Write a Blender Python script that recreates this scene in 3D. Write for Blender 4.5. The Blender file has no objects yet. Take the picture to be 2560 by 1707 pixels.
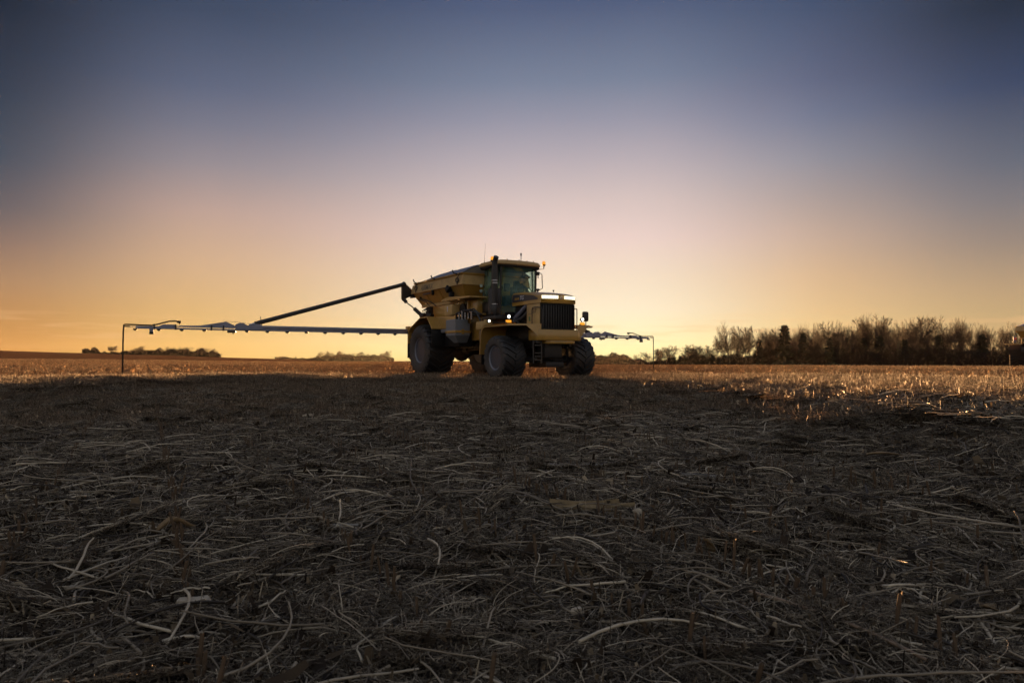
import bpy, bmesh, math, random
import numpy as np
from mathutils import Vector, Matrix, Quaternion
R = math.radians
rnd = random.Random(11)
S = bpy.context.scene
COL = S.collection

# ------------------------------------------------------------------ camera
F_PX, HORIZON, HC = 1705.0, 896.0, 0.60
cam_d = bpy.data.cameras.new('camera'); cam = bpy.data.objects.new('camera', cam_d); COL.objects.link(cam)
cam_d.sensor_width = 36.0
cam_d.lens = F_PX / 2560 * 36
cam.location = (0, 0, HC)
cam.rotation_euler = (R(90) + math.atan((HORIZON - 853.5) / F_PX), 0, 0)
cam_d.clip_start = 0.05; cam_d.clip_end = 8000
cam_d.dof.use_dof = True; cam_d.dof.focus_distance = 6.5; cam_d.dof.aperture_fstop = 4.0
S.camera = cam

# ------------------------------------------------------------------ world
SUN_AZ = math.atan((1235 - 1280) / F_PX)
SUN_EL = R(1.5)
EXPO = 3.0; GAIN = 2 ** -EXPO
GLOW_AZ = math.atan((1470 - 1280) / F_PX)
def lin(c):
    return tuple(((v / 255) / 12.92 if v <= 10 else ((v / 255 + .055) / 1.055) ** 2.4) for v in c)
W = bpy.data.worlds.new('World'); S.world = W; W.use_nodes = True
nt = W.node_tree; nt.nodes.clear()
def N(tree, t, **k):
    n = tree.nodes.new(t)
    for a, b in k.items(): setattr(n, a, b)
    return n
def M(tree, op, a, b=None, c=None, clamp=False):
    n = tree.nodes.new('ShaderNodeMath'); n.operation = op; n.use_clamp = clamp
    for i, v in enumerate((a, b, c)):
        if v is None: continue
        if isinstance(v, (int, float)): n.inputs[i].default_value = v
        else: tree.links.new(v, n.inputs[i])
    return n.outputs[0]
L = nt.links.new
tc = N(nt, 'ShaderNodeTexCoord'); sep = N(nt, 'ShaderNodeSeparateXYZ'); L(tc.outputs['Generated'], sep.inputs[0])
el = M(nt, 'MULTIPLY', M(nt, 'ARCSINE', sep.outputs[2]), 180 / math.pi)
az = M(nt, 'MULTIPLY', M(nt, 'ARCTAN2', sep.outputs[0], sep.outputs[1]), 180 / math.pi)
def ramp(stops, fac):
    n = N(nt, 'ShaderNodeValToRGB'); cr = n.color_ramp; cr.interpolation = 'LINEAR'
    while len(cr.elements) > 1: cr.elements.remove(cr.elements[-1])
    for i, (p, c) in enumerate(stops):
        e = cr.elements[0] if i == 0 else cr.elements.new((p + 10) / 100)
        e.position = (p + 10) / 100; e.color = (*lin(c), 1)
    L(fac, n.inputs[0]); return n.outputs[0]
elf = M(nt, 'MULTIPLY_ADD', el, .01, .1, clamp=True)
mid = ramp([(-10, (140, 100, 66)), (-.6, (232, 190, 110)), (0, (253, 238, 166)), (1.5, (254, 243, 190)), (3.9, (251, 235, 203)), (6.6, (243, 223, 198)), (9.9, (234, 209, 200)), (13.1, (213, 194, 190)),
            (16.2, (185, 174, 180)), (19.3, (152, 151, 167)), (22.2, (121, 131, 153)), (27.7, (82, 94, 124)), (45, (96, 108, 138)), (90, (150, 154, 161))], elf)
lef = ramp([(-10, (110, 74, 50)), (-.6, (170, 116, 64)), (0, (212, 150, 78)), (2.6, (192, 140, 84)), (5.3, (172, 134, 102)), (8, (138, 114, 104)), (10.1, (104, 97, 101)), (13.3, (72, 80, 94)),
            (18.3, (52, 60, 76)), (23, (36, 43, 57)), (28, (34, 42, 58)), (45, (90, 102, 134)), (90, (150, 154, 161))], elf)
rig = ramp([(-10, (100, 72, 54)), (-.6, (170, 124, 84)), (0, (206, 168, 112)), (2.9, (194, 166, 121)), (4.9, (184, 157, 124)), (8, (152, 136, 125)), (10.6, (128, 123, 126)), (13.2, (104, 108, 121)),
            (18.3, (62, 73, 100)), (23, (43, 51, 67)), (28, (40, 49, 66)), (45, (90, 102, 134)), (90, (150, 154, 161))], elf)
back = ramp([(-10, (120, 106, 94)), (0, (214, 202, 184)), (4.2, (214, 202, 186)), (10, (204, 194, 182)), (18, (186, 182, 180)), (28, (170, 170, 174)), (45, (154, 157, 166)), (90, (150, 154, 161))], elf)  # unseen sky behind and overhead, brightened as fill light
semil = ramp([(-10, (124, 86, 58)), (-.6, (200, 148, 84)), (0, (230, 184, 106)), (1.2, (230, 186, 112)), (3.5, (222, 181, 121)), (7.4, (210, 174, 140)), (11.2, (189, 161, 149)), (14.7, (149, 140, 146)),
            (17.5, (120, 121, 137)), (20.2, (95, 103, 126)), (25.3, (65, 76, 99)), (28, (58, 70, 94)), (45, (92, 104, 136)), (90, (150, 154, 161))], elf)
semir = ramp([(-10, (124, 90, 62)), (-.6, (204, 158, 96)), (0, (236, 200, 130)), (1.5, (236, 203, 140)), (3.6, (230, 195, 144)), (6.2, (220, 185, 146)), (9.1, (202, 174, 154)), (12.1, (175, 159, 154)), (15, (148, 146, 156)),
            (18, (118, 124, 146)), (20.6, (99, 106, 132)), (25.8, (71, 84, 112)), (28, (64, 77, 106)), (45, (92, 104, 136)), (90, (150, 154, 161))], elf)
ga = math.degrees(GLOW_AZ)
dl = M(nt, 'SUBTRACT', ga, az); dr = M(nt, 'SUBTRACT', az, ga)
def srange(v, a, b):
    n = N(nt, 'ShaderNodeMapRange', interpolation_type='SMOOTHSTEP'); L(v, n.inputs[0]); n.inputs[1].default_value = a; n.inputs[2].default_value = b; return n.outputs[0]
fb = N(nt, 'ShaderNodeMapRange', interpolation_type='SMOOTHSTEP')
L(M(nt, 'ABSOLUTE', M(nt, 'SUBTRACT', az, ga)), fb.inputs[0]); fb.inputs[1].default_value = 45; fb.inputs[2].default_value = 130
def mix(tree, f, a, b, bt='MIX'):
    n = tree.nodes.new('ShaderNodeMix'); n.data_type = 'RGBA'; n.blend_type = bt
    for i, v in ((0, f), (6, a), (7, b)):
        if isinstance(v, (int, float)): n.inputs[i].default_value = v
        elif isinstance(v, tuple): n.inputs[i].default_value = (*v, 1) if len(v) == 3 else v
        else: tree.links.new(v, n.inputs[i])
    return n.outputs[2]
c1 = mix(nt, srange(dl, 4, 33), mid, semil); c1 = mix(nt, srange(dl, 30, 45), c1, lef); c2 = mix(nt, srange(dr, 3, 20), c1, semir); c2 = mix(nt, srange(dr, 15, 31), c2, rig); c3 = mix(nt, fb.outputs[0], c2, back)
# thin cloud streaks low in the west
cmb = N(nt, 'ShaderNodeCombineXYZ'); L(M(nt, 'MULTIPLY', az, .09), cmb.inputs[0]); L(M(nt, 'MULTIPLY', el, 1.3), cmb.inputs[1])
cn = N(nt, 'ShaderNodeTexNoise'); cn.inputs['Scale'].default_value = 1.6; cn.inputs['Detail'].default_value = 5; L(cmb.outputs[0], cn.inputs['Vector'])
cm = N(nt, 'ShaderNodeMapRange', interpolation_type='SMOOTHSTEP'); L(cn.outputs[0], cm.inputs[0]); cm.inputs[1].default_value = .48; cm.inputs[2].default_value = .64
ce = M(nt, 'SUBTRACT', 1.0, M(nt, 'MULTIPLY', M(nt, 'ABSOLUTE', M(nt, 'SUBTRACT', el, 2.2)), .6), clamp=True)
c4 = mix(nt, M(nt, 'MULTIPLY', M(nt, 'MULTIPLY', cm.outputs[0], ce), .40), c3, lin((240, 190, 135)))
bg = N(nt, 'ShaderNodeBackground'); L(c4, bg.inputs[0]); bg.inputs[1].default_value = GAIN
skyt = N(nt, 'ShaderNodeTexSky'); skyt.sky_type = 'NISHITA'; skyt.sun_disc = False
skyt.sun_elevation = SUN_EL; skyt.sun_rotation = SUN_AZ; skyt.dust_density = 1.5
bg2 = N(nt, 'ShaderNodeBackground'); L(skyt.outputs[0], bg2.inputs[0]); bg2.inputs[1].default_value = 0.0006 * GAIN
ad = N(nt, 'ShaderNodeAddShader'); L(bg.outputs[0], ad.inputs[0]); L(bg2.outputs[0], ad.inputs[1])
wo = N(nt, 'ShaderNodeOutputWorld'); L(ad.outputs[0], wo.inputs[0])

sd = bpy.data.lights.new('sun', 'SUN'); sun = bpy.data.objects.new('sun', sd); COL.objects.link(sun)
sd.energy = 5.0; sd.angle = R(.6); sd.color = (1.0, .52, .20)
sv = Vector((math.sin(SUN_AZ) * math.cos(SUN_EL), math.cos(SUN_AZ) * math.cos(SUN_EL), math.sin(SUN_EL)))
sun.rotation_euler = sv.to_track_quat('Z', 'Y').to_euler()
S.view_settings.view_transform = 'Standard'; S.view_settings.look = 'None'
S.view_settings.exposure = EXPO; S.view_settings.gamma = 1; S.view_settings.use_curve_mapping = False
S.render.engine = 'CYCLES'
S.cycles.max_bounces = 6; S.cycles.transparent_max_bounces = 10; S.cycles.use_denoising = True

# ------------------------------------------------------------------ helpers
def put(name, data, parent=None, loc=None):
    o = bpy.data.objects.new(name, data); COL.objects.link(o)
    if parent: o.parent = parent
    if loc is not None: o.location = loc
    return o
def tag(o, label=None, cat=None, group=None, kind=None):
    if label: o['label'] = label
    if cat: o['category'] = cat
    if group: o['group'] = group
    if kind: o['kind'] = kind
    return o
def empty(name, loc, rz=0, parent=None):
    o = put(name, None, parent, loc); o.rotation_euler.z = rz; o.empty_display_size = .2
    return o

def mat(name, col, rough=.6, metal=0.0, var=.25, scale=6.0, bump=.0, bscale=40.0, spec=.5, dust=0.0, trans=0.0, tint=None, coat=0):
    m = bpy.data.materials.new(name); m.use_nodes = True; t = m.node_tree; t.nodes.clear()
    out = N(t, 'ShaderNodeOutputMaterial'); b = N(t, 'ShaderNodeBsdfPrincipled'); l = t.links.new
    tcn = N(t, 'ShaderNodeTexCoord')
    ns = N(t, 'ShaderNodeTexNoise'); ns.inputs['Scale'].default_value = scale; ns.inputs['Detail'].default_value = 6
    l(tcn.outputs['Object'], ns.inputs['Vector'])
    f = M(t, 'MULTIPLY_ADD', ns.outputs[0], 2 * var, 1 - var)
    base = N(t, 'ShaderNodeRGB'); base.outputs[0].default_value = (*col, 1); bc = base.outputs[0]
    if tint:  # per piece colour stored on the mesh
        at = N(t, 'ShaderNodeAttribute', attribute_name='tint')
        r = N(t, 'ShaderNodeValToRGB'); cr = r.color_ramp
        for i, (p, c) in enumerate(tint):
            e = cr.elements[i] if i < 2 else cr.elements.new(p)
            e.position = p; e.color = (*c, 1)
        l(at.outputs['Fac'], r.inputs[0]); bc = r.outputs[0]
    c = mix(t, 1.0, bc, f, 'MULTIPLY')
    if dust:
        n2 = N(t, 'ShaderNodeTexNoise'); n2.inputs['Scale'].default_value = scale * .4; n2.inputs['Detail'].default_value = 8; n2.inputs['Roughness'].default_value = .7
        l(tcn.outputs['Object'], n2.inputs['Vector'])
        mr = N(t, 'ShaderNodeMapRange'); l(n2.outputs[0], mr.inputs[0]); mr.inputs[1].default_value = .42; mr.inputs[2].default_value = .7
        df = M(t, 'MULTIPLY', mr.outputs[0], dust, clamp=True)
        c = mix(t, df, c, (.16, .115, .075))
        l(M(t, 'MULTIPLY_ADD', df, .5, rough, clamp=True), b.inputs['Roughness'])
    else:
        l(M(t, 'MULTIPLY_ADD', ns.outputs[0], .2, rough - .1, clamp=True), b.inputs['Roughness'])
    l(c, b.inputs['Base Color']); b.inputs['Metallic'].default_value = metal
    b.inputs['Specular IOR Level'].default_value = spec
    if coat: b.inputs['Coat Weight'].default_value = coat; b.inputs['Coat Roughness'].default_value = .12
    if bump:
        n3 = N(t, 'ShaderNodeTexNoise'); n3.inputs['Scale'].default_value = bscale; n3.inputs['Detail'].default_value = 5
        l(tcn.outputs['Object'], n3.inputs['Vector'])
        bp = N(t, 'ShaderNodeBump'); bp.inputs['Strength'].default_value = bump; bp.inputs['Distance'].default_value = .01
        l(n3.outputs[0], bp.inputs['Height']); l(bp.outputs[0], b.inputs['Normal'])
    sh = b.outputs[0]
    if trans:
        tr = N(t, 'ShaderNodeBsdfTranslucent'); l(c, tr.inputs[0])
        mx = N(t, 'ShaderNodeMixShader'); mx.inputs[0].default_value = trans; l(sh, mx.inputs[1]); l(tr.outputs[0], mx.inputs[2]); sh = mx.outputs[0]
    l(sh, out.inputs[0])
    return m
def emit(name, col, st):
    m = bpy.data.materials.new(name); m.use_nodes = True; t = m.node_tree; t.nodes.clear()
    out = N(t, 'ShaderNodeOutputMaterial'); e = N(t, 'ShaderNodeEmission')
    tcn = N(t, 'ShaderNodeTexCoord'); v = N(t, 'ShaderNodeTexVoronoi'); v.inputs['Scale'].default_value = 28; t.links.new(tcn.outputs['Object'], v.inputs['Vector'])
    c = mix(t, M(t, 'MULTIPLY', v.outputs[0], .8, clamp=True), col, tuple(x * .45 for x in col))
    t.links.new(c, e.inputs[0]); e.inputs[1].default_value = st * GAIN; t.links.new(e.outputs[0], out.inputs[0]); return m

YEL = mat('golden yellow paint', (.34, .195, .036), .34, 0, .08, 3, 0, spec=.5, dust=.3, coat=.5)
YEL2 = mat('dusty tan yellow paint', (.44, .29, .11), .5, 0, .1, 4, 0, dust=.5)
BLK = mat('black painted steel', (.008, .008, .010), .45, 0, .3, 5, .1, dust=.08)
DRK = mat('greasy dark machinery', (.007, .007, .009), .55, .2, .4, 9, .3, dust=.12)
PLA = mat('black plastic', (.010, .010, .011), .5, 0, .2, 10, spec=.2)
RUB = mat('dusty tyre rubber', (.026, .027, .031), .68, 0, .35, 5, .4, 30, dust=.35)
TREAD = mat('tyre tread rubber', (.009, .010, .013), .6, 0, .35, 5, .4, 30, dust=.06)
RIM = mat('grey blue rim with recess shade', (.026, .036, .060), .45, .1, .2, 4)  # recess shade put into the colour of the dished rim
RIML = mat('grey blue rim lip', (.13, .15, .20), .4, .1, .2, 4, dust=.2)
GRY = mat('grey steel tank', (.17, .19, .22), .5, .1, .12, 3, dust=.3)
ALU = mat('galvanised boom steel', (.21, .23, .31), .5, .2, .15, 4, dust=.25)
TRP = mat('grey blue tarpaulin', (.13, .14, .19), .7, 0, .15, 3, .3, 8)
TRP2 = mat('grey tarpaulin end', (.16, .14, .11), .8, 0, .15, 3, .3, 8)
DEC = mat('dark grey decal', (.035, .035, .045), .4, 0, .1)
LET = mat('grey lettering', (.16, .13, .085), .6, 0, .1)
SIL = mat('silver lettering', (.45, .46, .52), .4, .2, .1)
CHR = mat('worn steel', (.35, .36, .4), .3, .8, .2, 8)
HOS = mat('hydraulic hose rubber', (.018, .018, .022), .45, 0, .2, 10)
SEA = mat('seat fabric', (.05, .05, .055), .8, 0, .2, 12)
LAMP = emit('lit white lamp', (1, .86, .58), 2.4)
LAMP2 = emit('lit work lamp', (1, .97, .82), 5.0)
AMB = emit('lit amber lens', (1.0, .36, .03), 1.5)
REDL = emit('red tail lamp', (1.0, .06, .03), .5)
def glass():
    m = bpy.data.materials.new('green tinted cab glass'); m.use_nodes = True; t = m.node_tree; t.nodes.clear(); l = t.links.new
    out = N(t, 'ShaderNodeOutputMaterial'); tr = N(t, 'ShaderNodeBsdfTransparent'); gl = N(t, 'ShaderNodeBsdfGlossy'); df = N(t, 'ShaderNodeBsdfDiffuse')
    tcn = N(t, 'ShaderNodeTexCoord'); ns = N(t, 'ShaderNodeTexNoise'); ns.inputs['Scale'].default_value = 2; l(tcn.outputs['Object'], ns.inputs['Vector'])
    l(mix(t, ns.outputs[0], (.88, .965, .94), (.91, .975, .955)), tr.inputs[0]); gl.inputs['Color'].default_value = (.6, .85, .8, 1); gl.inputs['Roughness'].default_value = .03
    df.inputs[0].default_value = (.10, .26, .24, 1)
    a = N(t, 'ShaderNodeMixShader'); a.inputs[0].default_value = .06; l(tr.outputs[0], a.inputs[1]); l(df.outputs[0], a.inputs[2])
    fr_ = N(t, 'ShaderNodeLayerWeight'); fr_.inputs[0].default_value = .5; fc = M(t, 'POWER', fr_.outputs[1], 4.0)
    b = N(t, 'ShaderNodeMixShader'); l(M(t, 'MULTIPLY_ADD', fc, .6, .035, clamp=True), b.inputs[0]); l(a.outputs[0], b.inputs[1]); l(gl.outputs[0], b.inputs[2])
    l(b.outputs[0], out.inputs[0]); return m
GLS = glass()

class MB:
    """collects shapes and links them as one mesh object"""
    def __init__(s): s.bm = bmesh.new()
    def box(s, x0, x1, y0, y1, z0, z1, bev=0.0, rot=None):
        t = bmesh.new(); bmesh.ops.create_cube(t, size=1)
        bmesh.ops.scale(t, vec=(x1 - x0, y1 - y0, z1 - z0), verts=t.verts)
        if bev: bmesh.ops.bevel(t, geom=t.edges[:], offset=bev, segments=2, affect='EDGES', profile=.5)
        if rot: bmesh.ops.rotate(t, cent=(0, 0, 0), matrix=rot, verts=t.verts)
        bmesh.ops.translate(t, vec=((x0 + x1) / 2, (y0 + y1) / 2, (z0 + z1) / 2), verts=t.verts)
        s._add(t); return s
    def _add(s, t):
        vm = {}
        for v in t.verts: vm[v] = s.bm.verts.new(v.co)
        for f in t.faces:
            try: s.bm.faces.new([vm[v] for v in f.verts])
            except ValueError: pass
        t.free()
    def prism(s, pts, axis, a, b, bev=0.0):
        """polygon pts (two coords) extruded along axis from a to b"""
        t = bmesh.new()
        def mk(p, c):
            return {'y': (p[0], c, p[1]), 'x': (c, p[0], p[1]), 'z': (p[0], p[1], c)}[axis]
        A = [t.verts.new(mk(p, a)) for p in pts]; B = [t.verts.new(mk(p, b)) for p in pts]
        t.faces.new(A); t.faces.new(B[::-1]); n = len(pts)
        for i in range(n): t.faces.new((A[i], B[i], B[(i + 1) % n], A[(i + 1) % n]))
        bmesh.ops.recalc_face_normals(t, faces=t.faces)
        if bev: bmesh.ops.bevel(t, geom=t.edges[:], offset=bev, segments=2, affect='EDGES', profile=.5)
        s._add(t); return s
    def rings(s, rings, close=True, caps=True):
        prev = None; first = None
        for r in rings:
            vs = [s.bm.verts.new(p) for p in r]
            if prev:
                n = len(vs)
                for i in range(n if close else n - 1):
                    j = (i + 1) % n
                    s.bm.faces.new((prev[i], prev[j], vs[j], vs[i]))
            else: first = vs
            prev = vs
        if caps and close and len(first) > 2:
            s.bm.faces.new(first[::-1]); s.bm.faces.new(prev)
        return s
    def tube(s, pts, r, n=8, caps=True):
        pts = [Vector(p) for p in pts]; rs = r if isinstance(r, (list, tuple)) else [r] * len(pts)
        out = []; up = None
        for i, p in enumerate(pts):
            d = (pts[min(i + 1, len(pts) - 1)] - pts[max(i - 1, 0)]).normalized()
            if up is None:
                up = Vector((0, 0, 1)) if abs(d.z) < .9 else Vector((1, 0, 0))
            u = (up - d * up.dot(d)).normalized(); v = d.cross(u); up = u
            out.append([p + (u * math.cos(2 * math.pi * k / n) + v * math.sin(2 * math.pi * k / n)) * rs[i] for k in range(n)])
        return s.rings(out, True, caps)
    def lathe(s, prof, n=40, axis='y', c=(0, 0, 0), close=False):
        """prof = (along, radius)"""
        rr = []
        for a, r in prof:
            ring = []
            for k in range(n):
                t = 2 * math.pi * k / n; q = (r * math.cos(t), r * math.sin(t))
                ring.append({'y': (c[0] + q[0], c[1] + a, c[2] + q[1]), 'z': (c[0] + q[0], c[1] + q[1], c[2] + a), 'x': (c[0] + a, c[1] + q[0], c[2] + q[1])}[axis])
            rr.append(ring)
        if close: rr.append(rr[0])
        return s.rings(rr, True, not close)
    def sheet(s, quads):
        for q in quads: s.bm.faces.new([s.bm.verts.new(p) for p in q])
        return s
    def build(s, name, m, parent=None, loc=None, smooth=35, solid=0):
        bmesh.ops.remove_doubles(s.bm, verts=s.bm.verts, dist=1e-5)
        bmesh.ops.recalc_face_normals(s.bm, faces=s.bm.faces)
        me = bpy.data.meshes.new(name); s.bm.to_mesh(me); s.bm.free()
        me.materials.append(m)
        if smooth: me.shade_smooth(); me.set_sharp_from_angle(angle=R(smooth))
        o = put(name, me, parent, loc)
        if solid:
            md = o.modifiers.new('thickness', 'SOLIDIFY'); md.thickness = solid; md.offset = 0
        return o

def np_mesh(name, verts, faces, m, tint=None, smooth=False):
    """fast mesh from numpy: faces are all triangles or all quads"""
    me = bpy.data.meshes.new(name); verts = np.asarray(verts, np.float32); faces = np.asarray(faces, np.int32)
    k = faces.shape[1]; me.vertices.add(len(verts)); me.vertices.foreach_set('co', verts.ravel())
    me.loops.add(faces.size); me.loops.foreach_set('vertex_index', faces.ravel())
    me.polygons.add(len(faces)); me.polygons.foreach_set('loop_start', np.arange(0, faces.size, k, dtype=np.int32))
    me.update(calc_edges=True); me.validate()
    if m: me.materials.append(m)
    if tint is not None:
        a = me.attributes.new('tint', 'FLOAT', 'POINT'); a.data.foreach_set('value', np.asarray(tint, np.float32))
    if smooth: me.shade_smooth()
    return me

# ------------------------------------------------------------------ terrain
AZA = [math.atan((p - 1280) / F_PX) for p in (-400, 0, 350, 690, 1000, 1150, 1500, 2560, 3200)]
def yh(y, z): return HC - (y - HORIZON) / F_PX * z
PROF_R = [0, 25, 62, 85, 110, 200, 400, 800, 1000, 1300]
PROF_H = [
    [0, 0, 0, .12, .4, 1.5, yh(877, 400), 1.5, -5, -12],
    [0, 0, 0, .12, .4, 1.5, yh(880, 400), 1.5, -5, -12],
    [0, 0, 0, .06, .25, .95, yh(888, 400), -.5, -5, -12],
    [0, 0, 0, .0, .05, .1, yh(897, 400), -2.6, -5, -12],
    [0, 0, 0, -.02, -.15, -1.6, -2.6, yh(902, 800), -6, -12],
    [0, 0, 0, -.03, -.3, -2.2, -3.0, yh(902, 800), -6, -12],
    [0, 0, -.04, -.3, -.8, -3.0, -4.5, -6.6, -9, -12],
    [0, 0, -.05, -.35, -.9, -2.2, -5, -9, -11, -12],
    [0, 0, -.05, -.35, -.9, -2.2, -5, -9, -11, -12]]
PH = np.array(PROF_H); PR = np.array(PROF_R, float)
def _hash(ix, iy, s):
    v = np.sin(ix * 127.1 + iy * 311.7 + s * 74.7) * 43758.5453
    return v - np.floor(v)
def vnoise(x, y, s=0):
    ix, iy = np.floor(x), np.floor(y); fx, fy = x - ix, y - iy
    fx = fx * fx * (3 - 2 * fx); fy = fy * fy * (3 - 2 * fy)
    a = _hash(ix, iy, s); b = _hash(ix + 1, iy, s); c = _hash(ix, iy + 1, s); d = _hash(ix + 1, iy + 1, s)
    return (a * (1 - fx) + b * fx) * (1 - fy) + (c * (1 - fx) + d * fx) * fy - .5
def macro(x, y):
    x = np.asarray(x, float); y = np.asarray(y, float)
    r = np.hypot(x, y); a = np.arctan2(x, y)
    j = np.clip(np.searchsorted(AZA, a) - 1, 0, len(AZA) - 2)
    A = np.array(AZA); t = np.clip((a - A[j]) / (A[j + 1] - A[j]), 0, 1)
    i = np.clip(np.searchsorted(PR, r) - 1, 0, len(PR) - 2); u = np.clip((r - PR[i]) / (PR[i + 1] - PR[i]), 0, 1)
    h = (PH[j, i] * (1 - u) + PH[j, i + 1] * u) * (1 - t) + (PH[j + 1, i] * (1 - u) + PH[j + 1, i + 1] * u) * t
    # a faint swell: the ground under the spreader lies a little higher and falls away towards the camera
    sm = lambda v: np.clip(v, 0, 1) ** 2 * (3 - 2 * np.clip(v, 0, 1))
    zc = 19.3 + .6 * sm((-x - 5) / 3) - 8.5 * sm((-x - 8.1) / 3.2) - 13.0 * sm((x - 2.9) / 2.6)
    d = np.clip(zc - .3 - y, 0, 19)
    h = h - (.038 * d - .00035 * d * d + .03 * sm(d)) * (y > -4)
    h = h + .02 * np.exp(-((y - zc + .1) / .7) ** 2) * sm((3.6 - x) / 1.5) * (y > 0)
    h = h + .035 * np.exp(-((y - zc - .2) / 1.3) ** 2) * sm((-x - 4.2) / 2.5) * (y > 0)
    amp = np.clip((r - 3) / 15, 0, 1)
    h = h + vnoise(x / 7, y / 7, 3) * .05 * amp + vnoise(x / 2.3, y / 2.3, 5) * .03
    return h
def height(x, y):
    return macro(x, y) + vnoise(np.asarray(x) / .26, np.asarray(y) / .26, 1) * .05 + vnoise(np.asarray(x) / .09, np.asarray(y) / .09, 2) * .022
ROW = R(28.3); RN = (math.cos(ROW), math.sin(ROW)); RD = (-math.sin(ROW), math.cos(ROW)); ROW0 = .19; ROWS = .82

def ground_mat():
    m = bpy.data.materials.new('stubble field soil'); m.use_nodes = True; t = m.node_tree; t.nodes.clear(); l = t.links.new
    out = N(t, 'ShaderNodeOutputMaterial'); b = N(t, 'ShaderNodeBsdfPrincipled'); g = N(t, 'ShaderNodeNewGeometry')
    def noise(sc, det=6, ro=.6, vec=None):
        n = N(t, 'ShaderNodeTexNoise'); n.inputs['Scale'].default_value = sc; n.inputs['Detail'].default_value = det; n.inputs['Roughness'].default_value = ro
        l(vec if vec is not None else g.outputs['Position'], n.inputs['Vector']); return n.outputs[0]
    r = N(t, 'ShaderNodeValToRGB'); cr = r.color_ramp
    for i, (p, c) in enumerate([(.3, (.010, .008, .006)), (.5, (.022, .017, .013)), (.64, (.06, .045, .032)), (.8, (.16, .12, .08))]):
        e = cr.elements[i] if i < 2 else cr.elements.new(p); e.position = p; e.color = (*c, 1)
    l(noise(14, 9, .72), r.inputs[0])
    # rows seen as faint stripes from a distance
    sp = N(t, 'ShaderNodeSeparateXYZ'); l(g.outputs['Position'], sp.inputs[0])
    across = M(t, 'ADD', M(t, 'MULTIPLY', sp.outputs[0], RN[0]), M(t, 'MULTIPLY', sp.outputs[1], RN[1]))
    wob = M(t, 'MULTIPLY', noise(.02, 2), 8.0)
    st = M(t, 'SINE', M(t, 'MULTIPLY', M(t, 'ADD', across, wob), 2 * math.pi / 2.28))
    ln = N(t, 'ShaderNodeVectorMath', operation='LENGTH'); l(g.outputs['Position'], ln.inputs[0])
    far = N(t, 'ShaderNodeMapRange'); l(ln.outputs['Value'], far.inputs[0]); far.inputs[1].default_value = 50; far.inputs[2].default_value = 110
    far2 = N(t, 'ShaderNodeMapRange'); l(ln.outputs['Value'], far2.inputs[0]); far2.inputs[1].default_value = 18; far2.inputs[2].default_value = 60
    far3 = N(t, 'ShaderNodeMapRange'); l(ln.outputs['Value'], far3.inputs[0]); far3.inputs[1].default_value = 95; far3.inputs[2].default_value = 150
    residue = mix(t, M(t, 'MULTIPLY', far2.outputs[0], .8), r.outputs[0], mix(t, noise(1.2, 8, .7), (.20, .105, .050), (.46, .25, .125)))  # brown residue with the low sun's orange mixed into its colour
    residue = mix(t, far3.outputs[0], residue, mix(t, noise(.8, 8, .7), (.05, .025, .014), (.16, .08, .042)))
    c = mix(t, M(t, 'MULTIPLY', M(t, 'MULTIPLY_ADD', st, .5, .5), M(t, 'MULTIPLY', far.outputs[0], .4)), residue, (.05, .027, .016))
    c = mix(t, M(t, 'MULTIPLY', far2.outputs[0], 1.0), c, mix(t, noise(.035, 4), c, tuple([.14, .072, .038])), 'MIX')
    l(c, b.inputs['Base Color']); b.inputs['Roughness'].default_value = .9; b.inputs['Specular IOR Level'].default_value = .0
    h = M(t, 'ADD', M(t, 'MULTIPLY', noise(60, 4), .006), M(t, 'MULTIPLY', noise(9, 6), .035))
    h = M(t, 'ADD', h, M(t, 'MULTIPLY', M(t, 'MULTIPLY', noise(2.2, 6, .65), far2.outputs[0]), .25))
    bp = N(t, 'ShaderNodeBump'); bp.inputs['Strength'].default_value = .9; bp.inputs['Distance'].default_value = 1.0; l(h, bp.inputs['Height'])
    l(bp.outputs[0], b.inputs['Normal']); l(b.outputs[0], out.inputs[0]); return m
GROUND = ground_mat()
def build_ground():
    # polar sheet: fine towards the view, coarse behind
    fa = np.linspace(R(-52), R(52), 900); ba = np.linspace(R(52), R(308), 90)[1:-1]
    A = np.concatenate([fa, ba]); rr = [.03]
    while rr[-1] < 1000: rr.append(rr[-1] * (1.0145 if rr[-1] < 40 else 1.03 if rr[-1] < 500 else 1.1))
    Rr = np.array(rr); a, r = np.meshgrid(A, Rr)
    x = r * np.sin(a); y = r * np.cos(a); z = height(x, y)
    v = np.stack([x, y, z], -1).reshape(-1, 3); na, nr = len(A), len(Rr)
    i = np.arange((nr - 1) * na).reshape(nr - 1, na); j = np.roll(i, -1, axis=1)
    q = np.stack([i, i + na, j + na, j], -1).reshape(-1, 4)
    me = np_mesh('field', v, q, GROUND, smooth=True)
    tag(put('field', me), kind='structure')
build_ground()

def ground_pt(px, py):
    y = HC * F_PX / (py - HORIZON)
    for _ in range(4):
        x = (px - 1280) / F_PX * y
        y = (HC - float(macro(x, y))) * F_PX / (py - HORIZON)
    x = (px - 1280) / F_PX * y
    return x, y, float(macro(x, y))

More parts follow.
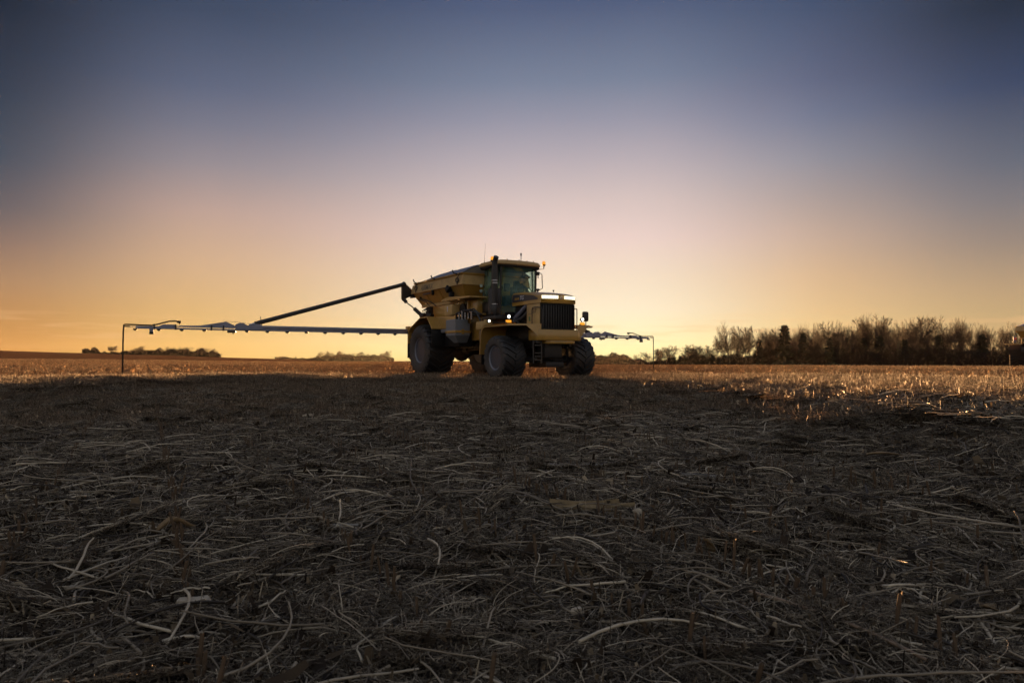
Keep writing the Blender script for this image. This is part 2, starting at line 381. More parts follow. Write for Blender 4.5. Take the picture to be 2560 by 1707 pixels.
# ------------------------------------------------------------------ crop residue
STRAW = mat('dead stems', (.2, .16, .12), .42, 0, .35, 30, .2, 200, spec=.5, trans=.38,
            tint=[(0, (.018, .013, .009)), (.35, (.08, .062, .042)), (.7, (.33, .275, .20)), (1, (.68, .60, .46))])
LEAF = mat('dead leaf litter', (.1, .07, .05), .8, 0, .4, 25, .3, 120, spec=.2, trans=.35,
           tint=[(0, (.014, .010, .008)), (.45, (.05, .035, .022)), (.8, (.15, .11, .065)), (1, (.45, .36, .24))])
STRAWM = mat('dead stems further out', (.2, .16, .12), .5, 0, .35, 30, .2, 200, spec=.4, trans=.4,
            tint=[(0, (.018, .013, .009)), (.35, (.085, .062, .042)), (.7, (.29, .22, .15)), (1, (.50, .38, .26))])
STRAWF = mat('sun tinted far stems', (.2, .16, .12), .6, 0, .35, 30, .2, 200, spec=.25, trans=.25,  # low sun's orange put into the colours of far stems and litter
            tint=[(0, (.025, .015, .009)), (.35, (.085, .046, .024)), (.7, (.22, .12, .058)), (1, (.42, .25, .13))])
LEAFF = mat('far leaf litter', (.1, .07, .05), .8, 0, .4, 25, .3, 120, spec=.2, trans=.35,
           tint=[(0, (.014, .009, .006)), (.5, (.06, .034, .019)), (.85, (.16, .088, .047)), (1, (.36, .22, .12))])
def straws(n, size, lr, rr, sides, seg, rs, zmax, curl, tbase, up=0.0, seed=0):
    """n curved stems as thin tubes -> verts, quads, tint"""
    g = np.random.default_rng(seed)
    p0 = np.stack([g.uniform(-size / 2, size / 2, n), g.uniform(-size / 2, size / 2, n), g.uniform(.002, zmax, n) ** 1.0], -1)
    ln = lr[0] + (lr[1] - lr[0]) * g.random(n) ** 2.2; rad = g.uniform(rr[0], rr[1], n)
    ang = g.uniform(0, 2 * math.pi, n); k = g.normal(0, curl, n); k2 = g.normal(0, curl * 2.5, n); pit = g.normal(.0, .07, n) + up * g.random(n)
    P = np.zeros((n, seg + 1, 3)); D = np.zeros((n, seg + 1, 3)); cur = p0.copy()
    arch = g.uniform(-.006, .020, n) * np.clip(ln / .25, 0, 1.3)
    for i in range(seg + 1):
        t = i / seg; th = ang + k * t * 2 + k2 * (t - .5) ** 2
        d = np.stack([np.cos(th) * np.cos(pit), np.sin(th) * np.cos(pit), np.sin(pit) * np.ones(n)], -1)
        P[:, i] = cur; P[:, i, 2] = np.maximum(cur[:, 2] + arch * math.sin(math.pi * t) * 1.0 + g.normal(0, .0015, n), .001); D[:, i] = d
        cur = cur + d * (ln / seg)[:, None]
    side = np.cross(D, [0, 0, 1.0]); side /= np.linalg.norm(side, axis=-1, keepdims=True) + 1e-9
    upv = np.cross(side, D)
    ring = []
    tap = np.linspace(1, .6, seg + 1)[None, :, None]
    for s_ in range(sides):
        a = 2 * math.pi * s_ / sides + .5
        ring.append(P + (side * math.cos(a) + upv * math.sin(a)) * rad[:, None, None] * tap)
    V = np.stack(ring, 2)  # n,seg+1,sides,3
    base = (np.arange(n) * (seg + 1) * sides)[:, None, None] + (np.arange(seg) * sides)[None, :, None] + np.arange(sides)[None, None, :]
    nx = (np.arange(n) * (seg + 1) * sides)[:, None, None] + (np.arange(seg) * sides)[None, :, None] + ((np.arange(sides) + 1) % sides)[None, None, :]
    Fq = np.stack([base, nx, nx + sides, base + sides], -1).reshape(-1, 4)
    tn = np.clip(tbase + g.normal(0, .27, n), 0, 1)
    return V.reshape(-1, 3), Fq, np.repeat(tn, (seg + 1) * sides)
def flakes(n, size, lr, zmax, tilt, tb, seed=0, upright=False):
    g = np.random.default_rng(seed)
    c = np.stack([g.uniform(-size / 2, size / 2, n), g.uniform(-size / 2, size / 2, n), g.uniform(.0, zmax, n)], -1)
    a = g.uniform(0, 2 * math.pi, n); tl = g.normal(0, tilt, n) + (math.pi / 2 if upright else 0); ln = lr[0] + (lr[1] - lr[0]) * g.random(n) ** 2; wd = ln * g.uniform(.15, .7, n) * (.4 if upright else 1)
    u = np.stack([np.cos(a) * np.cos(tl), np.sin(a) * np.cos(tl), np.sin(tl)], -1); w = np.stack([-np.sin(a), np.cos(a), g.normal(0, .35, n)], -1)
    w /= np.linalg.norm(w, axis=1, keepdims=True); nrm = np.cross(u, w)
    V = []
    for s_, q in ((-.5, .5), (0, .9), (.5, .35)):
        bend = nrm * (ln * g.normal(0, .28, n))[:, None]
        for e in (-1, 1): V.append(c + u * (s_ * ln)[:, None] + w * (e * q * wd / 2 * g.uniform(.6, 1.2, n))[:, None] + bend)
    V = np.stack(V, 1); V[..., 2] = np.maximum(V[..., 2], .0)
    b = (np.arange(n) * 6)[:, None]
    Fq = np.concatenate([b + np.array([0, 1, 3, 2]), b + np.array([2, 3, 5, 4])], 0)
    return V.reshape(-1, 3), Fq, np.repeat(np.clip(tb + g.normal(0, .22, n), 0, 1), 6)
def merge(parts):
    V, Q, T, o = [], [], [], 0
    for v, f, t in parts: V.append(v); Q.append(f + o); T.append(t); o += len(v)
    return np.vstack(V), np.vstack(Q), np.concatenate(T)
def patch_collection(name, makers, ms=None, ml=None):
    c = bpy.data.collections.new(name)
    for k, parts in enumerate(makers):
        sv_, sq, st_ = merge(parts[0]); fv, fq, ft = merge(parts[1])
        V = np.vstack([sv_, fv]); Q = np.vstack([sq, fq + len(sv_)]); T = np.concatenate([st_, ft])
        me = np_mesh(name, V, Q, ms or STRAW, T, smooth=False); me.materials.append(ml or LEAF)
        mi = np.zeros(len(me.polygons), np.int32); mi[len(sq):] = 1; me.polygons.foreach_set('material_index', mi)
        o = bpy.data.objects.new(name + '_patch', me); c.objects.link(o)
    return c
def near_parts(k):
    f = [(1, 1, 1, 1), (.8, 1.2, 1, 1), (1.1, .9, .7, 1), (.35, 1, .8, 2.0), (.6, 2.2, .5, 1.3), (.7, .8, 2.0, .8)][k]   # long stems, chaff, thick stalks, litter
    n = lambda v, q: int(v * f[q])
    return ([straws(n(480, 0), 1.0, (.05, .34), (.0009, .0022), 3, 7, k, .045, .8, .62, seed=k),
     straws(n(1500, 1), 1.0, (.02, .11), (.0006, .0017), 3, 2, k, .04, .35, .56, up=.35, seed=k + 20),
     straws(n(150, 2), 1.0, (.10, .45), (.0024, .0050), 5, 7, k, .05, .45, .60, seed=k + 40),
     straws(n(22, 2), 1.0, (.04, .2), (.005, .011), 7, 3, k, .03, .1, .42, seed=k + 50),
     straws(320, 1.0, (.04, .10), (.0012, .0024), 3, 2, k, .01, .2, .5, up=1.5, seed=k + 70),
     straws(500, 1.0, (.04, .22), (.0008, .0024), 3, 4, k, .02, .5, .24, seed=k + 60)],
    [flakes(n(1000, 3), 1.0, (.01, .05), .035, .6, .42, seed=k + 80), flakes(n(230, 3), 1.0, (.03, .10), .03, .35, .46, seed=k + 85), flakes(n(130, 1), 1.0, (.010, .042), .045, .6, .74, seed=k + 90)])
near = patch_collection('near_residue', [near_parts(k) for k in range(6)])
midp = patch_collection('middle_residue', [(
    [straws(1500, 2.0, (.06, .38), (.0014, .0030), 3, 4, k, .035, .7, .66, seed=k + 100),
     straws(1800, 2.0, (.03, .12), (.0012, .0026), 3, 2, k, .03, .4, .68, up=.8, seed=k + 120),
     straws(1500, 2.0, (.05, .13), (.0014, .0028), 3, 2, k, .02, .4, .6, up=1.5, seed=k + 130)],
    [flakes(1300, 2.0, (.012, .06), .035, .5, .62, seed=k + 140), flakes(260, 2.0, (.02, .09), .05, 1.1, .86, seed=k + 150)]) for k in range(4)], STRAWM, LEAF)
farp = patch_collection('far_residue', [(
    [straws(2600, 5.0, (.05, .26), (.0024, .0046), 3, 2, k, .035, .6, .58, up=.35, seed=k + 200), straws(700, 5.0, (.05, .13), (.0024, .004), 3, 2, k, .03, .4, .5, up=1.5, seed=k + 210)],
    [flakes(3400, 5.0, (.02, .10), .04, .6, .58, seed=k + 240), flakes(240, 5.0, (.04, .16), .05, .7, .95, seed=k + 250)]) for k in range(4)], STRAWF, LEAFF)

def scatter(name, pts, coll, label, k=1.0):
    me = bpy.data.meshes.new(name); me.vertices.add(len(pts)); me.vertices.foreach_set('co', np.asarray([p[:3] for p in pts], np.float32).ravel())
    a = me.attributes.new('rot', 'FLOAT_VECTOR', 'POINT'); a.data.foreach_set('vector', np.asarray([p[3:6] for p in pts], np.float32).ravel())
    a = me.attributes.new('idx', 'INT', 'POINT'); a.data.foreach_set('value', np.asarray([p[6] for p in pts], np.int32))
    o = put(name, me); tag(o, label, kind='stuff')
    ng = bpy.data.node_groups.new(name, 'GeometryNodeTree')
    ng.interface.new_socket('Geometry', in_out='INPUT', socket_type='NodeSocketGeometry'); ng.interface.new_socket('Geometry', in_out='OUTPUT', socket_type='NodeSocketGeometry')
    gi = ng.nodes.new('NodeGroupInput'); go = ng.nodes.new('NodeGroupOutput'); l = ng.links.new
    ci = ng.nodes.new('GeometryNodeCollectionInfo'); ci.inputs['Collection'].default_value = coll; ci.inputs['Separate Children'].default_value = True; ci.inputs['Reset Children'].default_value = True
    ip = ng.nodes.new('GeometryNodeInstanceOnPoints'); ip.inputs['Pick Instance'].default_value = True
    ra = ng.nodes.new('GeometryNodeInputNamedAttribute'); ra.data_type = 'FLOAT_VECTOR'; ra.inputs[0].default_value = 'rot'
    ia = ng.nodes.new('GeometryNodeInputNamedAttribute'); ia.data_type = 'INT'; ia.inputs[0].default_value = 'idx'
    er = ng.nodes.new('FunctionNodeEulerToRotation')
    l(gi.outputs[0], ip.inputs['Points']); l(ci.outputs[0], ip.inputs['Instance']); l(ra.outputs[0], er.inputs[0]); ip.inputs['Scale'].default_value = (k, k, k); l(er.outputs[0], ip.inputs['Rotation']); l(ia.outputs[0], ip.inputs['Instance Index'])
    l(ip.outputs[0], go.inputs[0])
    md = o.modifiers.new('scatter', 'NODES'); md.node_group = ng
    return o
def tiles(step, test, nv, seed, jit=.25):
    g = random.Random(seed); out = []; m = int(130 / step)
    for i in range(-m, m + 1):
        for j in range(-m, m + 1):
            x = (i + .5 + g.uniform(-jit, jit)) * step; y = (j + .5 + g.uniform(-jit, jit)) * step
            if not test(x, y): continue
            e = step * .35; sx = float(macro(x + e, y) - macro(x - e, y)) / (2 * e); sy = float(macro(x, y + e) - macro(x, y - e)) / (2 * e)
            rot = (Matrix.Rotation(math.atan(sy), 3, 'X') @ Matrix.Rotation(-math.atan(sx), 3, 'Y') @ Matrix.Rotation(g.uniform(0, 6.283), 3, 'Z')).to_euler()
            out.append((x, y, float(macro(x, y)) + .002, rot.x, rot.y, rot.z, g.randrange(nv)))
    return out
fan = lambda x, y, k=.95, p=1.5: y > -2.5 and abs(x) < k * max(y, 0) + p
scatter('near_crop_residue', tiles(1.02, lambda x, y: fan(x, y) and math.hypot(x, y) < 10.5, 6, 1), near, 'tangled dead stems and leaf litter covering the near part of the field', 1.6)
cl = []; gc = random.Random(44)
for _ in range(1500):
    r_ = 1.3 + 17.5 * gc.random() ** .75; a_ = gc.uniform(-.72, .72)
    if r_ > 11 and gc.random() < (r_ - 11) / 9: continue
    a_ = a_ * 1.0; x_, y_ = r_ * math.sin(a_), r_ * math.cos(a_)
    cl.append((x_, y_, float(macro(x_, y_)) + gc.uniform(-.01, .045), gc.gauss(0, .16), gc.gauss(0, .16), gc.uniform(0, 6.28), gc.randrange(6)))
scatter('residue_clumps', cl, near, 'raised clumps of matted stems and leaves lying on the residue of the foreground', .5)
scatter('middle_crop_residue', tiles(1.45, lambda x, y: fan(x, y, .9, 3) and 9.8 <= math.hypot(x, y) < 24.5, 4, 2), midp, 'flattened dead stems covering the field in front of the spreader', 1.2)
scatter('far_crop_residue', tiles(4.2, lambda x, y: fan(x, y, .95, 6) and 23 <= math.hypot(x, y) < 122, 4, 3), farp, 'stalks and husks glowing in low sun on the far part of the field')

# standing stubble in rows
STUB = mat('stubble stalk', (.15, .105, .068), .7, 0, .4, 40, .3, 150, spec=.2, trans=.38)
def stub_mesh(k):
    g = random.Random(300 + k); b = MB(); h = g.uniform(.075, .135); r = g.uniform(.0035, .0062)
    dx, dy = g.uniform(-.012, .012), g.uniform(-.012, .012)
    rings = []
    for t in (0, .25, .3, .65, .7, 1.0):
        rr = r * (1.25 if t == 0 else 1.15 if t in (.3, .7) else .95)
        rings.append([(dx * t + math.cos(a) * rr, dy * t + math.sin(a) * rr, -.02 + (h + .02) * t + (g.uniform(-.007, .006) if t == 1 else 0)) for a in [q * math.pi / 3.5 for q in range(7)]])
    b.rings(rings)
    if k % 2:
        a = g.uniform(0, 6.28); b.tube([(0, 0, h * .5), (math.cos(a) * .012, math.sin(a) * .012, h * .8), (math.cos(a) * .02, math.sin(a) * .02, h * 1.05)], [.0014, .0011, .0008], 4)
    o = b.build('stubble_stalk', STUB); me = o.data; bpy.data.objects.remove(o); return me
stub_me = [stub_mesh(k) for k in range(8)]
cand = []
g = random.Random(5)
for kr in range(-120, 140):
    off = ROW0 + kr * ROWS; t = -3.0
    if kr % 3: dens = .4
    else: dens = 1.0
    while t < 62:
        gap = g.uniform(.025, .075) / dens
        if g.random() < .035: gap += g.uniform(.1, .7)
        t += gap * (1 if t < 14 else 1.6 if t < 30 else 3.0)
        n_ = off + g.gauss(0, .012)
        x = RN[0] * n_ + RD[0] * t; y = RN[1] * n_ + RD[1] * t
        if y < 1.3 or abs(x) > .82 * y + .4 or y > 58: continue
        if math.hypot(x, y) > 24 and g.random() < .35: continue
        cand.append((x, y))
vis = sorted([c for c in cand if abs(c[0]) < .75 * c[1] + .05 and c[1] > 1.6], key=lambda c: c[1])
near_st = vis[:300]; ns_ = set(near_st); rest = [c for c in cand if c not in ns_]
for i, (x, y) in enumerate(near_st):
    o = put('stubble_stalk', stub_me[i % 8], None, (x, y, float(height(x, y)))); o.rotation_euler = (g.gauss(0, .13), g.gauss(0, .13), g.uniform(0, 6.28)); s_ = g.uniform(.7, 1.25); s_ *= 1.35; o.scale = (s_, s_, s_ * g.uniform(.8, 1.2))
    tag(o, 'short brown cut stalk standing in one of the stubble rows of the foreground', 'stubble stalk', 'standing stubble stalks of the foreground')
a = np.array(rest); n = len(a); gg = np.random.default_rng(9)
hh = gg.uniform(.08, .17, n); rr_ = gg.uniform(.004, .007, n) * np.clip(np.hypot(a[:, 0], a[:, 1]) / 14, 1, 2.0); zz = height(a[:, 0], a[:, 1]); ln_ = gg.normal(0, .016, (n, 2))
V = []
for lev in (0, 1):
    for s_ in range(4):
        an = math.pi / 2 * s_ + gg.uniform(0, .6, n)
        V.append(np.stack([a[:, 0] + np.cos(an) * rr_ + lev * ln_[:, 0], a[:, 1] + np.sin(an) * rr_ + lev * ln_[:, 1], zz - .01 + lev * (hh + .01 + gg.uniform(-.006, .006, n))], -1))
V = np.stack(V, 1).reshape(-1, 3); b0 = (np.arange(n) * 8)[:, None]
Q = np.concatenate([b0 + np.array([s_, (s_ + 1) % 4, 4 + (s_ + 1) % 4, 4 + s_]) for s_ in range(4)] + [b0 + np.array([4, 5, 6, 7])], 0)
tag(put('field_stubble', np_mesh('field_stubble', V, Q, STUB)), 'rows of short cut stalks running away across the field', kind='stuff')

# single pieces lying on top
HUSK = mat('pale corn husk', (.40, .34, .25), .7, 0, .3, 20, .4, 60, trans=.25)
HUSKB = mat('tan weathered husk', (.24, .165, .085), .75, 0, .35, 25, .5, 60, trans=.15)
HUSKC = mat('split stalk pith', (.26, .20, .115), .8, 0, .45, 40, .6, 90, trans=.1)
COB = mat('bleached cob chunk', (.36, .31, .235), .85, 0, .25, 50, .8, 90)
GSTK = mat('grey weathered stalk', (.15, .14, .125), .6, 0, .35, 15, .5, 50)
def piece(name, label, cat, px, py, rz, build, z=.02, tilt=(0, 0)):
    x, y, h = ground_pt(px, py); o = build(name); o.location = (x, y, h + z); o.rotation_euler = (tilt[0], tilt[1], rz); o.scale = [max(1.0, (HC - h) / HC)] * 3; o.location.z += .035; tag(o, label, cat); return o
def stalk(l, r, m, node=2, bend=.02, hollow=True, seed=0):
    def f(name):
        g = random.Random(seed); b = MB(); pts = []; rs = []
        for i in range(13):
            t = i / 12; pts.append(((t - .5) * l, math.sin(t * math.pi) * bend + g.uniform(-1, 1) * r * .05, 0)); k = 1 + (.22 if node and i in [int(12 * (j + .5) / node) for j in range(node)] else 0)
            rs.append(r * k * (1 - .15 * t))
        b.tube(pts, rs, 10, caps=not hollow); return b.build(name, m, smooth=50, solid=.0015 if hollow else 0)
    return f
def curl(l, w, m, amp=.02, roll=.5, seed=0, jag=.2):
    def f(name):
        g = random.Random(seed); b = MB(); rows = []
        for i in range(11):
            t = i / 10; ww = w * (math.sin(math.pi * min(max(t, .06), .94)) ** .5) * (1 + g.uniform(-jag, jag)); row = []
            for j in range(6):
                s_ = j / 5 - .5
                row.append(((t - .5) * l, s_ * ww, amp * math.sin(t * 5 + seed) + roll * w * (s_ * 2) ** 2 * .5 + g.uniform(-.03, .03) * w))
            rows.append(row)
        b.rings(rows, close=False, caps=False); return b.build(name, m, smooth=60, solid=.0012)
    return f
def slab(l, w, h, m, steps, seed=0):
    def f(name):
        g = random.Random(seed); b = MB()
        for (x0, x1, a, c, z0, z1) in steps:
            rings = []; n = 9
            for i in range(n):
                t = i / (n - 1); x = x0 + (x1 - x0) * t + (g.uniform(-.012, .012) if 0 < i < n - 1 else g.uniform(-.03, .03)); ww = (a + (c - a) * t) * g.uniform(.72, 1.12); j = lambda: g.uniform(-.1, .1) * h
                zz = h * .35 * math.sin(t * 4 + seed); rings.append([(x * l, -ww * w, z0 * h + zz), (x * l, ww * w * .9, z0 * h + zz), (x * l, ww * w * .7, z1 * h * .8 + j() + zz), (x * l, ww * w * .2, z1 * h + j() + zz), (x * l, -ww * w * .35, z1 * h * 1.1 + j() + zz), (x * l, -ww * w * .8, z1 * h * .75 + j() + zz)])
            b.rings(rings)
        return b.build(name, m, smooth=15)
    return f
def chunk(s_, m, seed=0, flat=.5):
    def f(name):
        g = random.Random(seed); b = MB(); t = bmesh.new(); bmesh.ops.create_icosphere(t, subdivisions=2, radius=s_)
        for v in t.verts:
            v.co = Vector((v.co.x * 1.35, v.co.y * .8, max(-.5 * s_, min(v.co.z, .55 * s_)) * flat * 1.5)) * (1 + g.uniform(-.28, .22))
        b._add(t); return b.build(name, m, smooth=20)
    return f
piece('corn_stalk_piece', 'split yellow tan stalk slab lying flat behind the middle stubble row', 'stalk piece', 1475, 1290, R(-6), slab(.33, .030, .020, HUSKC, [(-.5, -.06, .35, .6, 0, .7), (-.14, .5, 1.0, .12, .1, 1.0), (-.45, .3, .25, .2, .9, 1.5)], 3), z=.035, tilt=(.35, 0))
piece('corn_cob_piece', 'largest pale jagged cob chunk in the lower left foreground', 'cob piece', 488, 1530, R(8), chunk(.028, COB, 4, .45), z=.02)
piece('corn_stalk_piece', 'short hollow white stalk end below the near front wheel', 'stalk piece', 1182, 1112, R(-25), stalk(.12, .013, COB, 1, .004, True, 1), z=.025)
piece('corn_stalk_piece', 'dark grey jointed stalk lying across the middle of the field', 'stalk piece', 1425, 1178, R(2), stalk(.40, .012, GSTK, 2, .01, True, 2), z=.02)
piece('corn_stalk_piece', 'thin brown stalk with a pale end beyond the jointed grey stalk', 'stalk piece', 1275, 1140, R(-3), stalk(.34, .008, GSTK, 1, .006, True, 3), z=.02)
piece('corn_stalk_piece', 'flat grey pointed stalk strip left of centre', 'stalk piece', 820, 1345, R(7), slab(.22, .014, .010, GSTK, [(-.5, .5, .1, 1.1, 0, 1)], 5), z=.035)
piece('corn_husk', 'curled cream husk strip among the stubble row at the right', 'husk', 2420, 1232, R(-20), curl(.14, .03, HUSK, .02, .6, 2), z=.03)
piece('corn_husk', 'tan torn leaf hanging tilted on a stalk right of centre', 'husk', 1765, 1400, R(60), curl(.085, .04, HUSKB, .006, .3, 5), z=.05, tilt=(.5, .9))
piece('corn_husk', 'crumpled whitish husk beside two standing stalks right of centre', 'husk', 1602, 1318, R(-50), curl(.07, .035, COB, .012, 1.1, 7), z=.03)
piece('corn_cob_piece', 'small square white fragment in the lower middle foreground', 'cob piece', 1440, 1560, R(20), chunk(.010, COB, 8, .8), z=.035)
piece('corn_husk', 'broad flat tan husk at the lower right edge', 'husk', 2520, 1560, R(-10), curl(.13, .05, HUSKB, .006, .2, 9), z=.045)
piece('plant_stem', 'long bent brown stem reaching the bottom edge right of centre', 'plant stem', 2060, 1600, R(-62), stalk(.42, .0042, mat('brown stem', (.2, .14, .09), .6, 0, .3, 20), 3, .03, False, 6), z=.055)
piece('corn_stalk_piece', 'grey stalk length lying right of centre beyond the stubble', 'stalk piece', 1745, 1205, R(-18), stalk(.17, .012, GSTK, 1, .004, True, 8), z=.022)
piece('corn_stalk_piece', 'stubby grey stalk end right of the longer grey stalk length', 'stalk piece', 1925, 1228, R(-40), stalk(.09, .014, GSTK, 1, .004, True, 9), z=.022)
piece('corn_cob_piece', 'pale cob end left of centre in the middle distance', 'cob piece', 772, 1052, R(15), chunk(.045, COB, 11, .7), z=.03)
piece('corn_husk', 'twisted grey tan husk beside the left stubble row', 'husk', 445, 1345, R(50), curl(.13, .035, HUSKB, .02, .9, 12), z=.04)
piece('corn_husk', 'long flat tan leaf at the edge of the sunlit ground on the right', 'husk', 2245, 1058, R(-4), curl(.36, .06, HUSKB, .015, .3, 13), z=.03)
piece('corn_husk', 'pale torn husk on the left half of the field', 'husk', 590, 1330, R(70), curl(.07, .02, HUSK, .01, .8, 14), z=.04)
piece('corn_husk', 'cream husk strip below the far boom in shade', 'husk', 1022, 980, R(5), curl(.3, .08, COB, .02, .4, 15), z=.04)

# ------------------------------------------------------------------ trees
BARK = mat('bare tree bark', (.030, .023, .019), .85, 0, .3, 3, 0, spec=.2)
TWIG = mat('bare twigs', (.036, .026, .021), .85, 0, .25, 2, 0, spec=.2)
NEED = mat('dark conifer needles', (.022, .026, .016), .85, 0, .35, 3, 0, spec=.15)
SHRB = mat('dense winter brush', (.014, .010, .009), .9, 0, .3, 1, 0, spec=.1)
def tube_np(segs, sides):
    """segs = list of (p0, p1, r0, r1) -> verts, quads"""
    a = np.array([s_[0] for s_ in segs]); b = np.array([s_[1] for s_ in segs]); r0 = np.array([s_[2] for s_ in segs])[:, None]; r1 = np.array([s_[3] for s_ in segs])[:, None]
    d = b - a; d /= np.linalg.norm(d, axis=1, keepdims=True) + 1e-9
    ref = np.where(np.abs(d[:, 2:3]) < .9, [[0, 0, 1.]], [[1., 0, 0]]); u = np.cross(d, ref); u /= np.linalg.norm(u, axis=1, keepdims=True); w = np.cross(d, u)
    V = [p + (u * math.cos(2 * math.pi * k / sides) + w * math.sin(2 * math.pi * k / sides)) * r for p, r in ((a, r0), (b, r1)) for k in range(sides)]
    V = np.stack(V, 1).reshape(-1, 3); base = (np.arange(len(segs)) * 2 * sides)[:, None]
    Q = np.concatenate([base + np.array([k, (k + 1) % sides, sides + (k + 1) % sides, sides + k]) for k in range(sides)])
    return V, Q
def bare_tree(h, seed, kind):
    g = random.Random(seed); big = []; small = []
    upr = {'tall': .42, 'round': .12, 'wide': -.05}[kind]; mr = {'tall': .018, 'round': .034, 'wide': .040}[kind]
    def grow(p, d, ln, r, dep):
        n = 3; cur = Vector(p); dd = Vector(d)
        for i in range(n):
            dd = (dd + Vector((g.gauss(0, .13), g.gauss(0, .13), g.gauss(0, .08) + upr * .13))).normalized()
            q = cur + dd * ln / n; ra = r * (1 - .28 * i / n); rb = r * (1 - .28 * (i + 1) / n)
            (big if dep <= 1 else small).append((tuple(cur), tuple(q), ra, rb)); cur = q
            if dep >= 1 and i < n - 1 and dep < 5 and g.random() < (0, 1, .85, .6, .35)[dep]:
                for _ in range(1 if g.random() < .75 else 2): kid(cur, dd, ln * .62, rb * .6, dep + 1, .75)
        if dep < 5:
            for _ in range(g.choice((2, 3, 3))): kid(cur, dd, ln * g.uniform(.62, .82), r * .62, dep + 1, .5)
    def kid(p, d, ln, r, dep, spread):
        ax = Vector((g.gauss(0, 1), g.gauss(0, 1), g.gauss(0, .5))); ax = (ax - d * ax.dot(d)).normalized()
        s_ = spread * g.uniform(.5, 1.3) * (.95 if kind == 'tall' else 1.15)
        nd = (d * math.cos(s_) + ax * math.sin(s_)); nd.z += upr * .25; nd.normalize()
        if nd.z < -.15: nd.z *= .3
        grow(p, nd, ln, max(r, mr), dep)
    lean = Vector((g.gauss(0, .05), g.gauss(0, .05), 1)).normalized()
    tr = h * {'tall': .30, 'round': .20, 'wide': .16}[kind]
    grow((0, 0, -.3), lean, tr, h * .014, 0)
    top = max(s_[1][2] for s_ in small); k = h / top
    sc = lambda L_: [(tuple(c * k for c in a_), tuple(c * k for c in b_), ra, rb) for a_, b_, ra, rb in L_]
    v1, q1 = tube_np(sc(big), 6); v2, q2 = tube_np(sc(small), 3)
    return np_mesh('trunk', v1, q1, BARK, smooth=True), np_mesh('crown', v2, q2, TWIG)
def conifer(h, seed):
    g = np.random.default_rng(seed); n = 1500; t = g.random(n) ** .8; z = h * (.08 + .92 * t); rad = h * .19 * (1 - t) ** .8 * g.uniform(.2, 1.15, n) * (.75 + .35 * np.sin(t * 34 + seed)) + .06; a = g.uniform(0, 2 * math.pi, n)
    c = np.stack([np.cos(a) * rad, np.sin(a) * rad, z - rad * .25], -1); ln = h * .05 * g.uniform(.5, 1.4, n) + .05
    u = np.stack([np.cos(a), np.sin(a), g.normal(-.25, .3, n)], -1) * ln[:, None]; w = np.stack([-np.sin(a), np.cos(a), g.normal(0, .4, n)], -1) * (ln * .5)[:, None]
    V = np.stack([c - u - w * .4, c + u * .2 - w, c + u * 1.2, c + u * .1 + w], 1).reshape(-1, 3); Q = (np.arange(n) * 4)[:, None] + np.arange(4)
    v1, q1 = tube_np([((0, 0, -.3), (0, 0, h * .98), h * .016, .02)], 6)
    return np_mesh('trunk', v1, q1, BARK), np_mesh('crown', V, Q, NEED)
TALL = [bare_tree(13, 40 + k, 'tall') for k in range(6)]
ROUND = [bare_tree(8, 60 + k, 'round') for k in range(5)]
WIDE = [bare_tree(9, 80 + k, 'wide') for k in range(3)]
CON = [conifer(9, 90 + k) for k in range(3)]
def tree(px, z, top_y, meshes, k, rz, name='bare_tree', sxy=1.0, drop=0.0):
    x = (px - 1280) / F_PX * z; gz = float(macro(x, z)); ht = HC + (HORIZON - top_y) / F_PX * z - gz
    tm, cm_ = meshes[k % len(meshes)]; hh_ = {id(TALL): 13, id(ROUND): 8, id(WIDE): 9, id(CON): 9}[id(meshes)]
    r = empty(name, (x, z, gz - drop), rz); s_ = ht / hh_; r.scale = (s_ * sxy, s_ * sxy, s_)
    put('trunk', tm, r); put('crown', cm_, r)
    return r
ORD = ['leftmost', 'second', 'third', 'fourth', 'fifth', 'sixth', 'seventh', 'eighth', 'ninth', 'tenth', 'eleventh', 'twelfth', 'thirteenth', 'fourteenth', 'fifteenth', 'sixteenth',
       'seventeenth', 'eighteenth', 'nineteenth', 'twentieth', 'twenty-first', 'twenty-second', 'twenty-third', 'twenty-fourth', 'twenty-fifth', 'twenty-sixth', 'twenty-seventh', 'twenty-eighth', 'twenty-ninth', 'thirtieth']
def ordinal(i): return ORD[i] if i == 0 else ORD[i] + ' from left'
g = random.Random(21)
# front row of the wood on the right: px, top
front = [(1800, 838, 1), (1822, 826, 0), (1846, 838, 1), (1826, 799, 0), (1862, 812, 0), (1888, 811, 1), (1916, 815, 0), (1938, 815, 1), (1962, 816, 0), (1990, 818, 0), (2016, 806, 1), (2040, 802, 0),
         (2064, 800, 1), (2090, 798, 0), (2112, 801, 0), (2136, 792, 1), (2170, 780, 0), (2184, 779, 0), (2202, 786, 1), (2240, 797, 0), (2258, 788, 1), (2286, 789, 0), (2312, 784, 0), (2346, 787, 1), (2380, 793, 0), (2412, 788, 0),
         (2440, 803, 1), (2478, 806, 0), (2510, 802, 0), (2538, 803, 0)]
front.sort()
for i, (px, ty, r_) in enumerate(front):
    o = tree(px + g.uniform(-3, 3), g.uniform(205, 222), ty, TALL if not r_ else (TALL if g.random() < .6 else ROUND), g.randrange(6), g.uniform(0, 6.28), sxy=g.uniform(.62, .85))
    tag(o, 'tall bare front tree of the right wood, %s' % ordinal(i), 'tree', 'tall bare trees in the front row of the right wood')
